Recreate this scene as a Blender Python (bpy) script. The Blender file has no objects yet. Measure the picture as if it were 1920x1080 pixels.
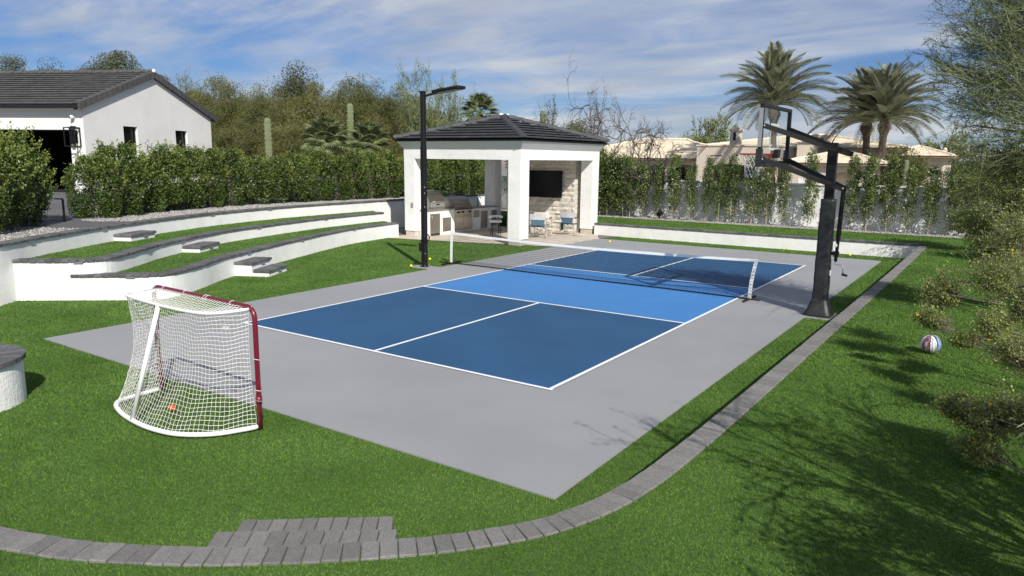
import bpy, bmesh, math, random, zlib
import numpy as np
from mathutils import Vector, Matrix, geometry

# ------------------------------------------------------------------ camera, sky, sun, exposure
SC = bpy.context.scene
COL = SC.collection
CAM = np.array([7.4569, -14.057, 2.8064]); FPX = 1361.95; YAW, PITCH, ROLL = .5973, -.177, .0113
def _axes():
    cy, sy, cp, sp, cr, sr = (math.cos(YAW), math.sin(YAW), math.cos(PITCH), math.sin(PITCH), math.cos(ROLL), math.sin(ROLL))
    f = np.array([-sy*cp, cy*cp, sp]); r = np.array([cy, sy, 0.]); u = np.cross(r, f)
    return r*cr+u*sr, -r*sr+u*cr, f
RT, UP, FW = _axes()
cam = bpy.data.cameras.new('camera'); camo = bpy.data.objects.new('camera', cam); COL.objects.link(camo)
cam.sensor_width = 36; cam.lens = FPX*36/1920; cam.clip_start = .05; cam.clip_end = 2000
camo.matrix_world = Matrix([[RT[0], UP[0], -FW[0], CAM[0]], [RT[1], UP[1], -FW[1], CAM[1]], [RT[2], UP[2], -FW[2], CAM[2]], [0, 0, 0, 1]])
SC.camera = camo

SUN_EL = math.radians(38.7); SUN_DIR = Vector((.807*math.cos(SUN_EL), -.590*math.cos(SUN_EL), math.sin(SUN_EL)))
sl = bpy.data.lights.new('sun', 'SUN'); sl.energy = 5.0; sl.angle = math.radians(.55); sl.color = (1, .955, .88)
so = bpy.data.objects.new('sun', sl); COL.objects.link(so); so.location = (30, -25, 40)
so.rotation_euler = (-SUN_DIR).to_track_quat('-Z', 'Y').to_euler()

W = bpy.data.worlds.new('World'); SC.world = W; W.use_nodes = True
def make_world():
    nt = W.node_tree; N = nt.nodes; L = nt.links; N.clear()
    out = N.new('ShaderNodeOutputWorld'); bg = N.new('ShaderNodeBackground'); bg.inputs['Strength'].default_value = .066
    sky = N.new('ShaderNodeTexSky'); sky.sky_type = 'NISHITA'; sky.sun_disc = False
    sky.sun_elevation = SUN_EL; sky.sun_rotation = math.atan2(SUN_DIR.x, SUN_DIR.y)
    sky.altitude = 400; sky.air_density = 1.0; sky.dust_density = .35; sky.ozone_density = 2.5
    tc = N.new('ShaderNodeTexCoord'); sep = N.new('ShaderNodeSeparateXYZ'); L.new(tc.outputs['Generated'], sep.inputs[0])
    def mth(op, a, b=None):
        n = N.new('ShaderNodeMath'); n.operation = op
        for i, v in enumerate((a, b)):
            if v is None: continue
            if isinstance(v, (int, float)): n.inputs[i].default_value = v
            else: L.new(v, n.inputs[i])
        return n.outputs[0]
    zz = mth('ADD', mth('MAXIMUM', sep.outputs[2], 0.0), .14)        # clouds on a flat layer overhead
    comb = N.new('ShaderNodeCombineXYZ')
    L.new(mth('DIVIDE', sep.outputs[0], zz), comb.inputs[0]); L.new(mth('DIVIDE', sep.outputs[1], zz), comb.inputs[1])
    mp = N.new('ShaderNodeMapping'); L.new(comb.outputs[0], mp.inputs[0])
    mp.inputs['Rotation'].default_value = (0, 0, .55); mp.inputs['Scale'].default_value = (.34, .62, 1); mp.inputs['Location'].default_value = (1.3, .4, 0)
    def noise(sc, det, rough, dist):
        n = N.new('ShaderNodeTexNoise'); L.new(mp.outputs[0], n.inputs['Vector'])
        n.inputs['Scale'].default_value = sc; n.inputs['Detail'].default_value = det
        n.inputs['Roughness'].default_value = rough; n.inputs['Distortion'].default_value = dist
        return n.outputs[0]
    def ramp(v, lo, hi, x0=0, x1=1):
        n = N.new('ShaderNodeMapRange'); n.interpolation_type = 'SMOOTHSTEP'; L.new(v, n.inputs[0])
        for k, q in ((1, lo), (2, hi), (3, x0), (4, x1)): n.inputs[k].default_value = q
        return n.outputs[0]
    big = noise(1.0, 9, .58, .5); fine = noise(3.6, 8, .6, .9)
    dens = mth('ADD', mth('MULTIPLY', ramp(big, .40, .63), .78), mth('MULTIPLY', ramp(fine, .40, .70), .30))
    dens = mth('MINIMUM', mth('ADD', mth('ADD', dens, .06), mth('MULTIPLY', mth('MAXIMUM', mth('SUBTRACT', 1.0, mth('MULTIPLY', mth('MAXIMUM', sep.outputs[2], 0.0), 9.0)), 0.0), .30)), .93)
    shade = ramp(noise(1.7, 5, .5, .2), .35, .7)
    cm = N.new('ShaderNodeMix'); cm.data_type = 'RGBA'
    cm.inputs['A'].default_value = (5.9, 6.6, 7.8, 1); cm.inputs['B'].default_value = (9.4, 9.8, 10.3, 1); L.new(shade, cm.inputs['Factor'])
    tint = N.new('ShaderNodeMix'); tint.data_type = 'RGBA'; tint.blend_type = 'MULTIPLY'; tint.inputs['Factor'].default_value = 1
    L.new(sky.outputs[0], tint.inputs['A']); tint.inputs['B'].default_value = (.46, .70, 1.10, 1)
    mx = N.new('ShaderNodeMix'); mx.data_type = 'RGBA'
    L.new(dens, mx.inputs['Factor']); L.new(tint.outputs['Result'], mx.inputs['A']); L.new(cm.outputs['Result'], mx.inputs['B'])
    L.new(mx.outputs['Result'], bg.inputs['Color']); L.new(bg.outputs[0], out.inputs[0])
make_world()
vs = SC.view_settings; vs.view_transform = 'Standard'; vs.look = 'None'; vs.gamma = 1; vs.exposure = .14; vs.use_curve_mapping = False

# ------------------------------------------------------------------ helpers: pixels to places, polygons, curves
def ray(px, py): return FW*FPX+RT*(px-960)+UP*(540-py)
def at(px, py, z=0):
    d = ray(px, py); return CAM+d*((z-CAM[2])/d[2])
def atd(px, py, depth):
    return CAM+ray(px, py)*(depth/FPX)
def pix(V):
    D = np.asarray(V, float)-CAM; w = D@FW; w = np.where(np.abs(w) < 1e-6, 1e-6, w)
    return 960+FPX*(D@RT)/w, 540-FPX*(D@UP)/w, w
def smooth(pts, step=.05, closed=False):
    P = [np.array(p, float) for p in pts]; n = len(P); out = []
    for i in range(n if closed else n-1):
        if closed: p0, p1, p2, p3 = P[i-1], P[i], P[(i+1) % n], P[(i+2) % n]
        else: p0, p1, p2, p3 = P[max(i-1, 0)], P[i], P[i+1], P[min(i+2, n-1)]
        k = max(2, int(np.linalg.norm(p2-p1)/step))
        for j in range(k):
            t = j/k
            out.append(.5*((2*p1)+(-p0+p2)*t+(2*p0-5*p1+4*p2-p3)*t*t+(-p0+3*p1-3*p2+p3)*t**3))
    if not closed: out.append(P[-1])
    return np.array(out)
def resample(P, step):
    s = np.concatenate([[0], np.cumsum(np.linalg.norm(np.diff(P, axis=0), axis=1))]); n = max(1, int(round(s[-1]/step)))
    t = np.linspace(0, s[-1], n+1)
    return np.stack([np.interp(t, s, P[:, k]) for k in range(P.shape[1])], 1)
def normals2(P):
    T = np.gradient(P[:, :2], axis=0); T /= np.linalg.norm(T, axis=1, keepdims=True)+1e-9
    return np.stack([T[:, 1], -T[:, 0]], 1)            # right-hand side of the direction of travel
def offset(P, d): return P[:, :2]+normals2(P)*d
def inside(poly, X, Y):
    poly = np.asarray(poly)[:, :2]; r = np.zeros(len(X), bool); j = len(poly)-1
    for i in range(len(poly)):
        xi, yi = poly[i]; xj, yj = poly[j]
        if yi != yj:
            c = ((yi > Y) != (yj > Y)) & (X < (xj-xi)*(Y-yi)/(yj-yi)+xi)
            r ^= c
        j = i
    return r

# ------------------------------------------------------------------ helpers: objects
def link(o, parent=None):
    COL.objects.link(o)
    if parent is not None: o.parent = parent
    return o
def tag(o, label=None, cat=None, group=None, kind=None):
    for k, v in (('label', label), ('category', cat), ('group', group), ('kind', kind)):
        if v: o[k] = v
    return o
def empty(name, loc=(0, 0, 0), rz=0):
    o = bpy.data.objects.new(name, None); COL.objects.link(o); o.empty_display_size = .1
    o.location = loc; o.rotation_euler = (0, 0, rz); return o
def thing(name, label, cat, loc=(0, 0, 0), rz=0, group=None):
    return tag(empty(name, loc, rz), label, cat, group)
def copy_tree(o, parent=None):
    c = o.copy(); COL.objects.link(c); c.parent = parent
    for ch in list(o.children): copy_tree(ch, c)
    return c
def arr(name, V, F, mat=None, parent=None, smooth_=False):
    V = np.ascontiguousarray(V, np.float32); F = np.ascontiguousarray(F, np.int32); k = F.shape[1]
    me = bpy.data.meshes.new(name); me.vertices.add(len(V)); me.vertices.foreach_set('co', V.ravel())
    me.loops.add(F.size); me.loops.foreach_set('vertex_index', F.ravel())
    me.polygons.add(len(F)); me.polygons.foreach_set('loop_start', np.arange(0, F.size, k, dtype=np.int32))
    me.update(calc_edges=True); me.validate()
    if smooth_: me.polygons.foreach_set('use_smooth', np.ones(len(F), bool))
    if mat: me.materials.append(mat)
    return link(bpy.data.objects.new(name, me), parent)

class MB:
    def __init__(s): s.v = []; s.f = []; s.sm = []
    def add(s, V, F, sm=False):
        b = len(s.v); s.v += [tuple(map(float, p)) for p in V]; s.f += [tuple(i+b for i in f) for f in F]; s.sm += [sm]*len(F); return s
    def box(s, x0, x1, y0, y1, z0, z1, c=0, M=None):
        """box with the long edges chamfered by c"""
        if c <= 0:
            V = [(x, y, z) for z in (z0, z1) for x, y in ((x0, y0), (x1, y0), (x1, y1), (x0, y1))]
            F = [(3, 2, 1, 0), (4, 5, 6, 7)]+[(i, (i+1) % 4, (i+1) % 4+4, i+4) for i in range(4)]
        else:
            def ring(z, d): return [(x0+d, y0+c+d*.0, z), (x0+c, y0+d, z), (x1-c, y0+d, z), (x1-d, y0+c, z), (x1-d, y1-c, z), (x1-c, y1-d, z), (x0+c, y1-d, z), (x0+d, y1-c, z)]
            V = ring(z0, c)+ring(z0+c, 0)+ring(z1-c, 0)+ring(z1, c); F = [tuple(range(7, -1, -1)), tuple(range(24, 32))]
            for k in range(3): F += [(k*8+i, k*8+(i+1) % 8, k*8+8+(i+1) % 8, k*8+8+i) for i in range(8)]
        if M is not None: V = [M @ Vector(p) for p in V]
        return s.add(V, F)
    def bar(s, a, b, w, h=None, up=(0, 0, 1), c=0):
        a = Vector(a); b = Vector(b); h = h or w; d = (b-a); L = d.length; d.normalize(); u = Vector(up)
        if abs(d.dot(u)) > .98: u = Vector((1, 0, 0))
        r = d.cross(u).normalized(); u = r.cross(d)
        M = Matrix(((r.x, u.x, d.x, a.x), (r.y, u.y, d.y, a.y), (r.z, u.z, d.z, a.z), (0, 0, 0, 1)))
        # cross-section in r/u, long axis d
        return s.box(-w/2, w/2, -h/2, h/2, 0, L, c, M)
    def tube(s, pts, r, n=8, cap=True, sm=True, closed=False):
        P = [Vector(p) for p in pts]; m = len(P); R = r if hasattr(r, '__len__') else [r]*m
        V = []; u = None
        for i in range(m):
            if closed: d = (P[(i+1) % m]-P[i-1])
            else: d = P[min(i+1, m-1)]-P[max(i-1, 0)]
            d.normalize()
            if u is None:
                u = Vector((0, 0, 1)) if abs(d.z) < .9 else Vector((1, 0, 0))
            u = (u-d*u.dot(d)).normalized(); w = d.cross(u)
            for k in range(n):
                a = 2*math.pi*k/n; V.append(P[i]+(u*math.cos(a)+w*math.sin(a))*R[i])
        F = []
        for i in range(m if closed else m-1):
            j = (i+1) % m
            F += [(i*n+k, i*n+(k+1) % n, j*n+(k+1) % n, j*n+k) for k in range(n)]
        if cap and not closed: F += [tuple(range(n-1, -1, -1)), tuple(range((m-1)*n, m*n))]
        return s.add(V, F, sm)
    def cyl(s, a, b, r, n=16, r2=None): return s.tube([a, b], [r, r if r2 is None else r2], n, sm=False)
    def lathe(s, prof, n=24, c=(0, 0, 0), sm=True, wob=None):
        V = []
        for r, z in prof:
            for k in range(n):
                a = 2*math.pi*k/n; q = r*(wob(a, z) if wob else 1)
                V.append((c[0]+q*math.cos(a), c[1]+q*math.sin(a), c[2]+z))
        F = [(i*n+k, i*n+(k+1) % n, (i+1)*n+(k+1) % n, (i+1)*n+k) for i in range(len(prof)-1) for k in range(n)]
        F += [tuple(range(n-1, -1, -1)), tuple(range((len(prof)-1)*n, len(prof)*n))]
        return s.add(V, F, sm)
    def ball(s, c, r, n=24, m=14):
        return s.lathe([(max(r*math.sin(math.pi*i/m), 1e-4), -r*math.cos(math.pi*i/m)) for i in range(m+1)], n, c)
    def prism(s, poly, z0, z1):
        n = len(poly); T = tri(poly)
        V = [(p[0], p[1], z0) for p in poly]+[(p[0], p[1], z1) for p in poly]
        F = [(i, (i+1) % n, (i+1) % n+n, i+n) for i in range(n)]
        for t in T: F.append(tuple(i+n for i in t)); F.append(tuple(reversed(t)))
        return s.add(V, F)
    def sheet(s, poly, z):
        return s.add([(p[0], p[1], z) for p in poly], tri(poly))
    def build(s, name, mat=None, parent=None):
        me = bpy.data.meshes.new(name); me.from_pydata(s.v, [], s.f); me.update()
        if any(s.sm): me.polygons.foreach_set('use_smooth', s.sm)
        if mat: me.materials.append(mat)
        bm = bmesh.new(); bm.from_mesh(me); bmesh.ops.recalc_face_normals(bm, faces=bm.faces); bm.to_mesh(me); bm.free()
        return link(bpy.data.objects.new(name, me), parent)
def tri(poly):
    P = [Vector((p[0], p[1], 0)) for p in poly]; T = geometry.tessellate_polygon([P]); out = []
    for a, b, c in T:
        n = (P[b]-P[a]).cross(P[c]-P[a])
        out.append((a, b, c) if n.z > 0 else (c, b, a))
    return out
def inst(me, name, loc, rz=0, parent=None, scale=(1, 1, 1), rot=None):
    o = bpy.data.objects.new(name, me); COL.objects.link(o)
    o.location = loc; o.rotation_euler = rot or (0, 0, rz); o.scale = scale
    if parent is not None: o.parent = parent
    return o

# ------------------------------------------------------------------ materials
MATS = {}
def mat(name, col, rough=.7, var=.12, scale=4, bump=0, bscale=60, metal=0, orand=0, island=0, col2=None, detail=4, transl=0, spec=.5, coat=0, stain=0, stretch=None, scuff=None):
    if name in MATS: return MATS[name]
    m = bpy.data.materials.new(name); m.use_nodes = True; MATS[name] = m
    nt = m.node_tree; N = nt.nodes; L = nt.links; b = N['Principled BSDF']; out = N['Material Output']
    geo = N.new('ShaderNodeNewGeometry'); vec = geo.outputs['Position']
    if stretch:
        mp = N.new('ShaderNodeMapping'); L.new(vec, mp.inputs[0]); mp.inputs['Scale'].default_value = stretch; vec = mp.outputs[0]
    def noise(sc, det=4, ro=.55):
        n = N.new('ShaderNodeTexNoise'); L.new(vec, n.inputs['Vector']); n.inputs['Scale'].default_value = sc
        n.inputs['Detail'].default_value = det; n.inputs['Roughness'].default_value = ro; return n.outputs[0]
    def rng(v, a, b_, c, d):
        n = N.new('ShaderNodeMapRange'); L.new(v, n.inputs[0])
        for i, q in enumerate((a, b_, c, d)): n.inputs[i+1].default_value = q
        return n.outputs[0]
    def mix(f, A, B, bt='MIX'):
        n = N.new('ShaderNodeMix'); n.data_type = 'RGBA'; n.blend_type = bt
        for k, v in (('Factor', f), ('A', A), ('B', B)):
            if isinstance(v, (int, float)): n.inputs[k].default_value = v
            elif isinstance(v, tuple): n.inputs[k].default_value = (*v, 1)
            else: L.new(v, n.inputs[k])
        return n.outputs['Result']
    c1 = tuple(x*(1-var) for x in col); c2 = tuple(min(1, x*(1+var)) for x in (col2 or col))
    res = mix(rng(noise(scale, detail), .3, .7, 0, 1), c1, c2)
    def scaled(res, v, amt):
        k = rng(v, 0, 1, 1-amt, 1+amt); cc = N.new('ShaderNodeCombineColor')
        for i in range(3): L.new(k, cc.inputs[i])
        return mix(1.0, res, cc.outputs[0], 'MULTIPLY')
    if orand:
        oi = N.new('ShaderNodeObjectInfo'); res = scaled(res, oi.outputs['Random'], orand)
    if island: res = scaled(res, geo.outputs['Random Per Island'], island)
    if stain: res = scaled(res, rng(noise(scale*.17, 6, .65), .35, .7, 1, 0), stain)
    if scuff:                                               # thin pale scrapes left by shoes and balls
        m1 = N.new('ShaderNodeTexNoise'); L.new(vec, m1.inputs['Vector']); m1.inputs['Scale'].default_value = 9; m1.inputs['Detail'].default_value = 3; m1.inputs['Distortion'].default_value = 2.5
        m2 = noise(scuff[1], 3); f_ = N.new('ShaderNodeMath'); f_.operation = 'MULTIPLY'; L.new(rng(m1.outputs[0], .63, .72, 0, 1), f_.inputs[0]); L.new(rng(m2, .5, .7, 0, scuff[0]), f_.inputs[1])
        res = mix(f_.outputs[0], res, (.5, .5, .5))
    L.new(res, b.inputs['Base Color'])
    b.inputs['Roughness'].default_value = rough; b.inputs['Metallic'].default_value = metal; b.inputs['Specular IOR Level'].default_value = spec
    if coat: b.inputs['Coat Weight'].default_value = coat; b.inputs['Coat Roughness'].default_value = .066
    if bump:
        bn = N.new('ShaderNodeBump'); bn.inputs['Strength'].default_value = min(1, bump); bn.inputs['Distance'].default_value = .01 if bump <= 1 else .01*bump
        L.new(noise(bscale, 5), bn.inputs['Height']); L.new(bn.outputs[0], b.inputs['Normal'])
    if transl:
        t = N.new('ShaderNodeBsdfTranslucent'); L.new(res, t.inputs[0]); ms = N.new('ShaderNodeMixShader'); ms.inputs[0].default_value = transl
        L.new(b.outputs[0], ms.inputs[1]); L.new(t.outputs[0], ms.inputs[2]); L.new(ms.outputs[0], out.inputs[0])
    return m
M_stucco = mat('white_stucco', (.80, .795, .77), .9, .05, 3.5, .9, 34, stain=.07)
M_stucco2 = mat('house_stucco', (.72, .715, .69), .9, .04, 1.2, .5, 22, stain=.06)
M_cornice = mat('smooth_cornice', (.62, .62, .61), .8, .03, 2, .1, 30)
M_coping = mat('charcoal_coping', (.102, .102, .106), .85, .22, 14, .6, 90, orand=.3)
M_curb = mat('grey_paver', (.158, .154, .150), .92, .14, 75, .8, 150, orand=.17, col2=(.195, .188, .178), stain=.08)
M_joint = mat('joint_sand', (.145, .138, .128), .95, .3, 60)
M_turfbase = mat('turf_base', (.052, .108, .016), .95, .2, 30, .5, 150)
M_blade = mat('turf_blade', (.099, .200, .027), .7, .2, .9, island=.44, col2=(.134, .234, .044), transl=.3, spec=.1)
M_slab = mat('court_grey', (.264, .268, .277), .78, .035, .9, .25, 220, stain=.09, scuff=(.10, 1.2))
M_navy = mat('court_navy', (.015, .075, .175), .7, .09, .8, .25, 220, stain=.14, scuff=(.16, 1.5))
M_sky = mat('court_light_blue', (.046, .190, .465), .7, .04, .8, .25, 220, stain=.08, scuff=(.12, 1.5))
M_line = mat('line_white', (.80, .80, .80), .6, .03, 3)
M_black = mat('black_metal', (.010, .010, .011), .5, .2, 8, spec=.3)
M_blackpad = mat('black_vinyl', (.021, .023, .023), .5, .25, 6, .5, 14)
M_white = mat('white_paint', (.80, .80, .79), .45, .04, 6)
M_cord = mat('white_cord', (.82, .81, .78), .8, .05, 20)
M_netblack = mat('black_cord', (.014, .014, .016), .8, .1, 10)
M_maroon = mat('maroon_paint', (.145, .008, .020), .32, .12, 5, coat=.3)
M_steel = mat('stainless', (.50, .475, .44), .30, .12, 3, metal=1, stretch=(1, 1, 18))
M_alu = mat('aluminium', (.55, .55, .54), .4, .1, 6, metal=.8)
M_rooftile2 = mat('house_tile', (.078, .076, .075), .75, .2, 6, .3, 60, orand=.1, island=.16)
M_rooftile = mat('charcoal_tile', (.050, .052, .057), .7, .22, 6, .3, 60, orand=.14, island=.14)
M_fascia = mat('black_fascia', (.008, .008, .009), .5, .1, 4)
M_glassd = mat('dark_glass', (.006, .007, .008), .22, .1, 1, spec=.25)
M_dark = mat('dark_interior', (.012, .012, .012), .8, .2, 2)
M_trav = mat('travertine', (.50, .44, .37), .55, .14, 6, .15, 80, orand=.12, stain=.06)
M_stone = mat('cream_stone', (.62, .575, .50), .9, .12, 9, .8, 45, orand=.12)
M_counter = mat('granite_top', (.24, .22, .20), .35, .4, 40)
M_gravel = mat('gravel_bed', (.20, .19, .175), .95, .35, 50, .8, 60)
M_pebble = mat('pebble', (.33, .315, .295), .9, .25, 12, island=.45)
M_soil = mat('desert_soil', (.27, .215, .16), .95, .2, .5, .4, 20)
M_drive = mat('driveway_paver', (.105, .104, .108), .85, .2, 10, .4, 60, orand=.14)
M_hedge = mat('hedge_leaf', (.048, .088, .016), .42, .3, 1.3, island=.55, col2=(.082, .125, .022), transl=.2, spec=.5)
M_ficus = mat('column_leaf', (.060, .105, .024), .4, .3, 1.6, island=.5, col2=(.120, .160, .036), transl=.2, spec=.55)
M_shoot = mat('new_growth_leaf', (.190, .235, .050), .45, .3, 2, island=.4, transl=.3, spec=.4)
M_bark = mat('grey_bark', (.20, .165, .13), .9, .3, 12, .7, 40)
M_palebark = mat('pale_stem', (.42, .36, .27), .9, .2, 14)
M_mesq = mat('mesquite_leaf', (.112, .134, .040), .6, .25, .3, island=.22, col2=(.152, .156, .050), transl=.25, spec=.2)
M_mesqd = mat('dark_leaf', (.105, .115, .055), .6, .3, .5, island=.4, transl=.2, spec=.2)
M_greyl = mat('grey_green_leaf', (.125, .145, .095), .6, .3, .5, island=.4, transl=.2, spec=.2)
M_palov = mat('palo_verde_twig', (.190, .222, .100), .6, .3, 1.5, island=.4, spec=.2)
M_twig = mat('dark_twig', (.085, .070, .058), .85, .3, 4)
M_creo = mat('creosote_leaf', (.235, .280, .075), .45, .3, 3, island=.5, transl=.35, spec=.4)
M_flower = mat('yellow_flower', (.72, .46, .02), .6, .15, 9, transl=.2)
M_datep = mat('date_frond', (.205, .220, .135), .5, .3, 2, island=.3, transl=.2, spec=.4)
M_fanp = mat('fan_frond', (.165, .200, .085), .45, .3, 2, island=.3, transl=.2, spec=.4)
M_palmtrunk = mat('palm_trunk', (.105, .080, .060), .95, .4, 7, .9, 14)
M_sag = mat('saguaro_skin', (.150, .178, .088), .7, .15, 4, .2, 30)
M_beige = mat('beige_stucco', (.58, .51, .43), .9, .05, 1, .2, 30)
M_claytile = mat('pale_clay_tile', (.70, .61, .46), .85, .14, 1.5, .2, 30, island=.1)
M_bb_white = mat('ball_white', (.72, .72, .72), .4, .06, 20, spec=.5)
M_yellow = mat('ball_yellow', (.75, .66, .03), .5, .08, 20)
M_orange = mat('ball_orange', (.85, .10, .02), .5, .08, 20)
M_canvasb = mat('blue_canvas', (.070, .130, .190), .85, .15, 10)
M_canvasg = mat('grey_canvas', (.42, .43, .45), .85, .1, 10)
M_canvask = mat('dark_canvas', (.045, .046, .044), .85, .2, 10)
M_cream = mat('cream_seat', (.66, .60, .50), .7, .08, 8)
M_red = mat('rim_red', (.42, .02, .015), .4, .1, 6)
def glass_mat():
    m = bpy.data.materials.new('clear_glass'); m.use_nodes = True; nt = m.node_tree; N = nt.nodes; L = nt.links; N.clear()
    o = N.new('ShaderNodeOutputMaterial'); t = N.new('ShaderNodeBsdfTransparent'); g = N.new('ShaderNodeBsdfGlossy'); f = N.new('ShaderNodeFresnel'); x = N.new('ShaderNodeMixShader')
    t.inputs[0].default_value = (.93, .95, .945, 1); g.inputs['Roughness'].default_value = .02; f.inputs[0].default_value = 1.12
    x.inputs[0].default_value = .07; L.new(t.outputs[0], x.inputs[1]); L.new(g.outputs[0], x.inputs[2]); L.new(x.outputs[0], o.inputs[0]); return m
M_glass = glass_mat()

R = random.Random(7); NR = np.random.default_rng(11)

# ------------------------------------------------------------------ ground and lawns
Z_UP = 1.08; Z_LAWN = .405
W1 = smooth([(-8.16, -8.07), (-7.52, -7.53), (-6.62, -6.80), (-6.20, -6.36), (-6.24, -5.88), (-6.66, -5.10), (-7.36, -4.01), (-8.45, -1.79), (-9.07, -.33), (-9.55, .79), (-10.13, 2.44), (-10.45, 4.1), (-10.52, 5.1)])
W2 = smooth([(-8.16, -8.07), (-7.75, -7.725), (-7.35, -7.39), (-7.13, -7.08), (-7.15, -6.77), (-7.45, -6.30), (-8.0, -5.58), (-8.62, -4.75), (-9.85, -2.6), (-10.45, -.9), (-10.95, .9), (-11.3, 2.4), (-11.55, 4.2), (-11.62, 5.5)])
W3 = smooth([(-6.3, -11.0), (-7.2, -9.45), (-7.85, -8.48), (-8.16, -8.07), (-8.78, -7.25), (-9.95, -5.45), (-10.95, -3.5), (-11.85, -1.3), (-12.4, .9), (-12.65, 2.9), (-12.8, 6), (-12.8, 10), (-12.8, 14.4)])
def cum(P): return np.concatenate([[0], np.cumsum(np.linalg.norm(np.diff(P, axis=0), axis=1))])
CURB = smooth([(-5, -13.0), (-2, -12.95), (.2, -12.78), (1.4, -12.55), (2.26, -12.31), (2.70, -12.16), (3.02, -12.02), (3.28, -11.87), (3.59, -11.68), (4.05, -11.32), (4.44, -10.97), (4.75, -10.64), (5.02, -10.27), (5.18, -9.90), (5.28, -9.45), (5.33, -8.8), (5.36, -7.2), (5.38, -3.6), (5.41, 1.3), (5.41, 10.0)])
CURB_OUT = offset(CURB, .21)

o = MB().sheet([(-700, -700), (700, -700), (700, 700), (-700, 700)], -.25).build('ground', M_soil); tag(o, kind='structure')
poly = [tuple(p) for p in offset(W3, -.16)[::3]]+[(-13, 140), (-150, 140), (-150, -60), (-5.6, -60), (-5.6, -12)]
o = MB().prism(poly, -.2, Z_UP).build('raised_gravel_ground', M_gravel); tag(o, kind='structure')
o = MB().prism([(-12.95, 14.95), (150, 14.95), (150, 140), (-12.95, 140)], -.2, .36).build('neighbouring_ground', M_soil); tag(o, kind='structure')
LOW = [(-13, -16), (5.5, -16), (5.5, 10.4), (-13, 10.4)]
lawn_low = MB().sheet(LOW, -.012).build('sunken_lawn', M_turfbase); tag(lawn_low, kind='structure')
UPOLY = [tuple(p) for p in offset(CURB, .10)[::3]]+[(5.5, 10.5), (-5.45, 10.5), (-5.45, 10.9), (-12.7, 10.9), (-12.7, 13.5), (7.9, 13.5), (7.9, -20), (-5, -20)]
lawn_up = MB().prism(UPOLY, -.1, Z_LAWN).build('raised_lawn', M_turfbase); tag(lawn_up, kind='structure')
o = MB().prism([(7.9, -20), (30, -20), (30, 14.9), (7.9, 14.9)], -.1, .40).build('planting_bed', M_gravel); tag(o, kind='structure')
o = MB().prism([(-12.7, 13.5), (7.9, 13.5), (7.9, 14.9), (-12.7, 14.9)], -.1, .415).build('gravel_border', M_gravel); tag(o, kind='structure')
c1 = cum(W1); c2 = cum(W2); c3 = cum(W3)
A = offset(W1, -.2)[c1 > 2.0][::3]; B = W2[c2 > 1.5][::3]
T2 = [tuple(p) for p in A]+[tuple(p) for p in B[::-1]]
o = MB().sheet(T2, .455).build('lower_terrace_lawn', M_turfbase); tag(o, kind='structure')
s0 = c3[np.argmin(np.linalg.norm(W3-np.array([-8.16, -8.07]), axis=1))]
A = offset(W2, -.2)[c2 > .35][::3]; B = W3[(c3 > s0+.3) & (W3[:, 1] < 6.2)][::3]
T3 = [tuple(p) for p in A]+[tuple(p) for p in B[::-1]]
o = MB().sheet(T3, .745).build('upper_terrace_lawn', M_turfbase); tag(o, kind='structure')

# court: slab, painted zones and lines
HW, HL, KZ = 3.048, 6.706, 2.134
court = MB().box(-4.572, 4.572, -9.144, 9.144, -.15, 0).build('sports_court', M_slab); tag(court, kind='structure')
def rect(name, x0, x1, y0, y1, z, m, par):
    return MB().add([(x0, y0, z), (x1, y0, z), (x1, y1, z), (x0, y1, z)], [(0, 1, 2, 3)]).build(name, m, par)
rect('service_court', -HW, HW, -HL, -KZ, .003, M_navy, court); rect('service_court', -HW, HW, KZ, HL, .003, M_navy, court)
rect('kitchen_zone', -HW, HW, -KZ, KZ, .0035, M_sky, court)
lw = .055
for s in (-1, 1):
    rect('centre_line', -lw/2, lw/2, min(s*KZ, s*HL), max(s*KZ, s*HL), .006, M_line, court)
    rect('kitchen_line', -HW, HW, s*KZ-lw/2, s*KZ+lw/2, .008, M_line, court)
    rect('base_line', -HW-.01, HW+.01, s*(HL-lw/2)-lw/2, s*(HL-lw/2)+lw/2, .008, M_line, court)
    rect('side_line', s*(HW-lw/2)-lw/2, s*(HW-lw/2)+lw/2, -HL-.005, HL+.005, .010, M_line, court)
MB().box(-5.28, -4.575, -.12, .34, -.1, -.003).build('footing', M_slab, court)
MB().box(4.575, 5.3, -.3, .42, -.1, -.003).build('footing', M_slab, court)

# ------------------------------------------------------------------ retaining walls with paver coping
def paver_mesh(name, l, w, h, m, c=.006):
    o = MB().box(-l/2, l/2, -w/2, w/2, 0, h, c).build(name, m); me = o.data; bpy.data.objects.remove(o); return me
COPE = [paver_mesh('coping_paver', .140+d, .29, .055, M_coping, .007) for d in (0, .002, -.003)]
def wall_body(face, z0, z1, th, parent, m=M_stucco, name='wall_body'):
    F = resample(np.asarray(face), .12); Bk = offset(F, -th); n = len(F)
    V = [(*p[:2], z0) for p in F]+[(*p[:2], z1) for p in F]+[(*p, z1) for p in Bk]+[(*p, z0) for p in Bk]
    Q = []
    for i in range(n-1):
        for k in range(4): Q.append((k*n+i, k*n+i+1, ((k+1) % 4)*n+i+1, ((k+1) % 4)*n+i))
    Q += [(0, n, 2*n, 3*n), (n-1, 4*n-1, 3*n-1, 2*n-1)]
    mb = MB(); mb.add(V, Q); mb.sm = [False]*len(mb.f); return mb.build(name, m, parent)
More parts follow.
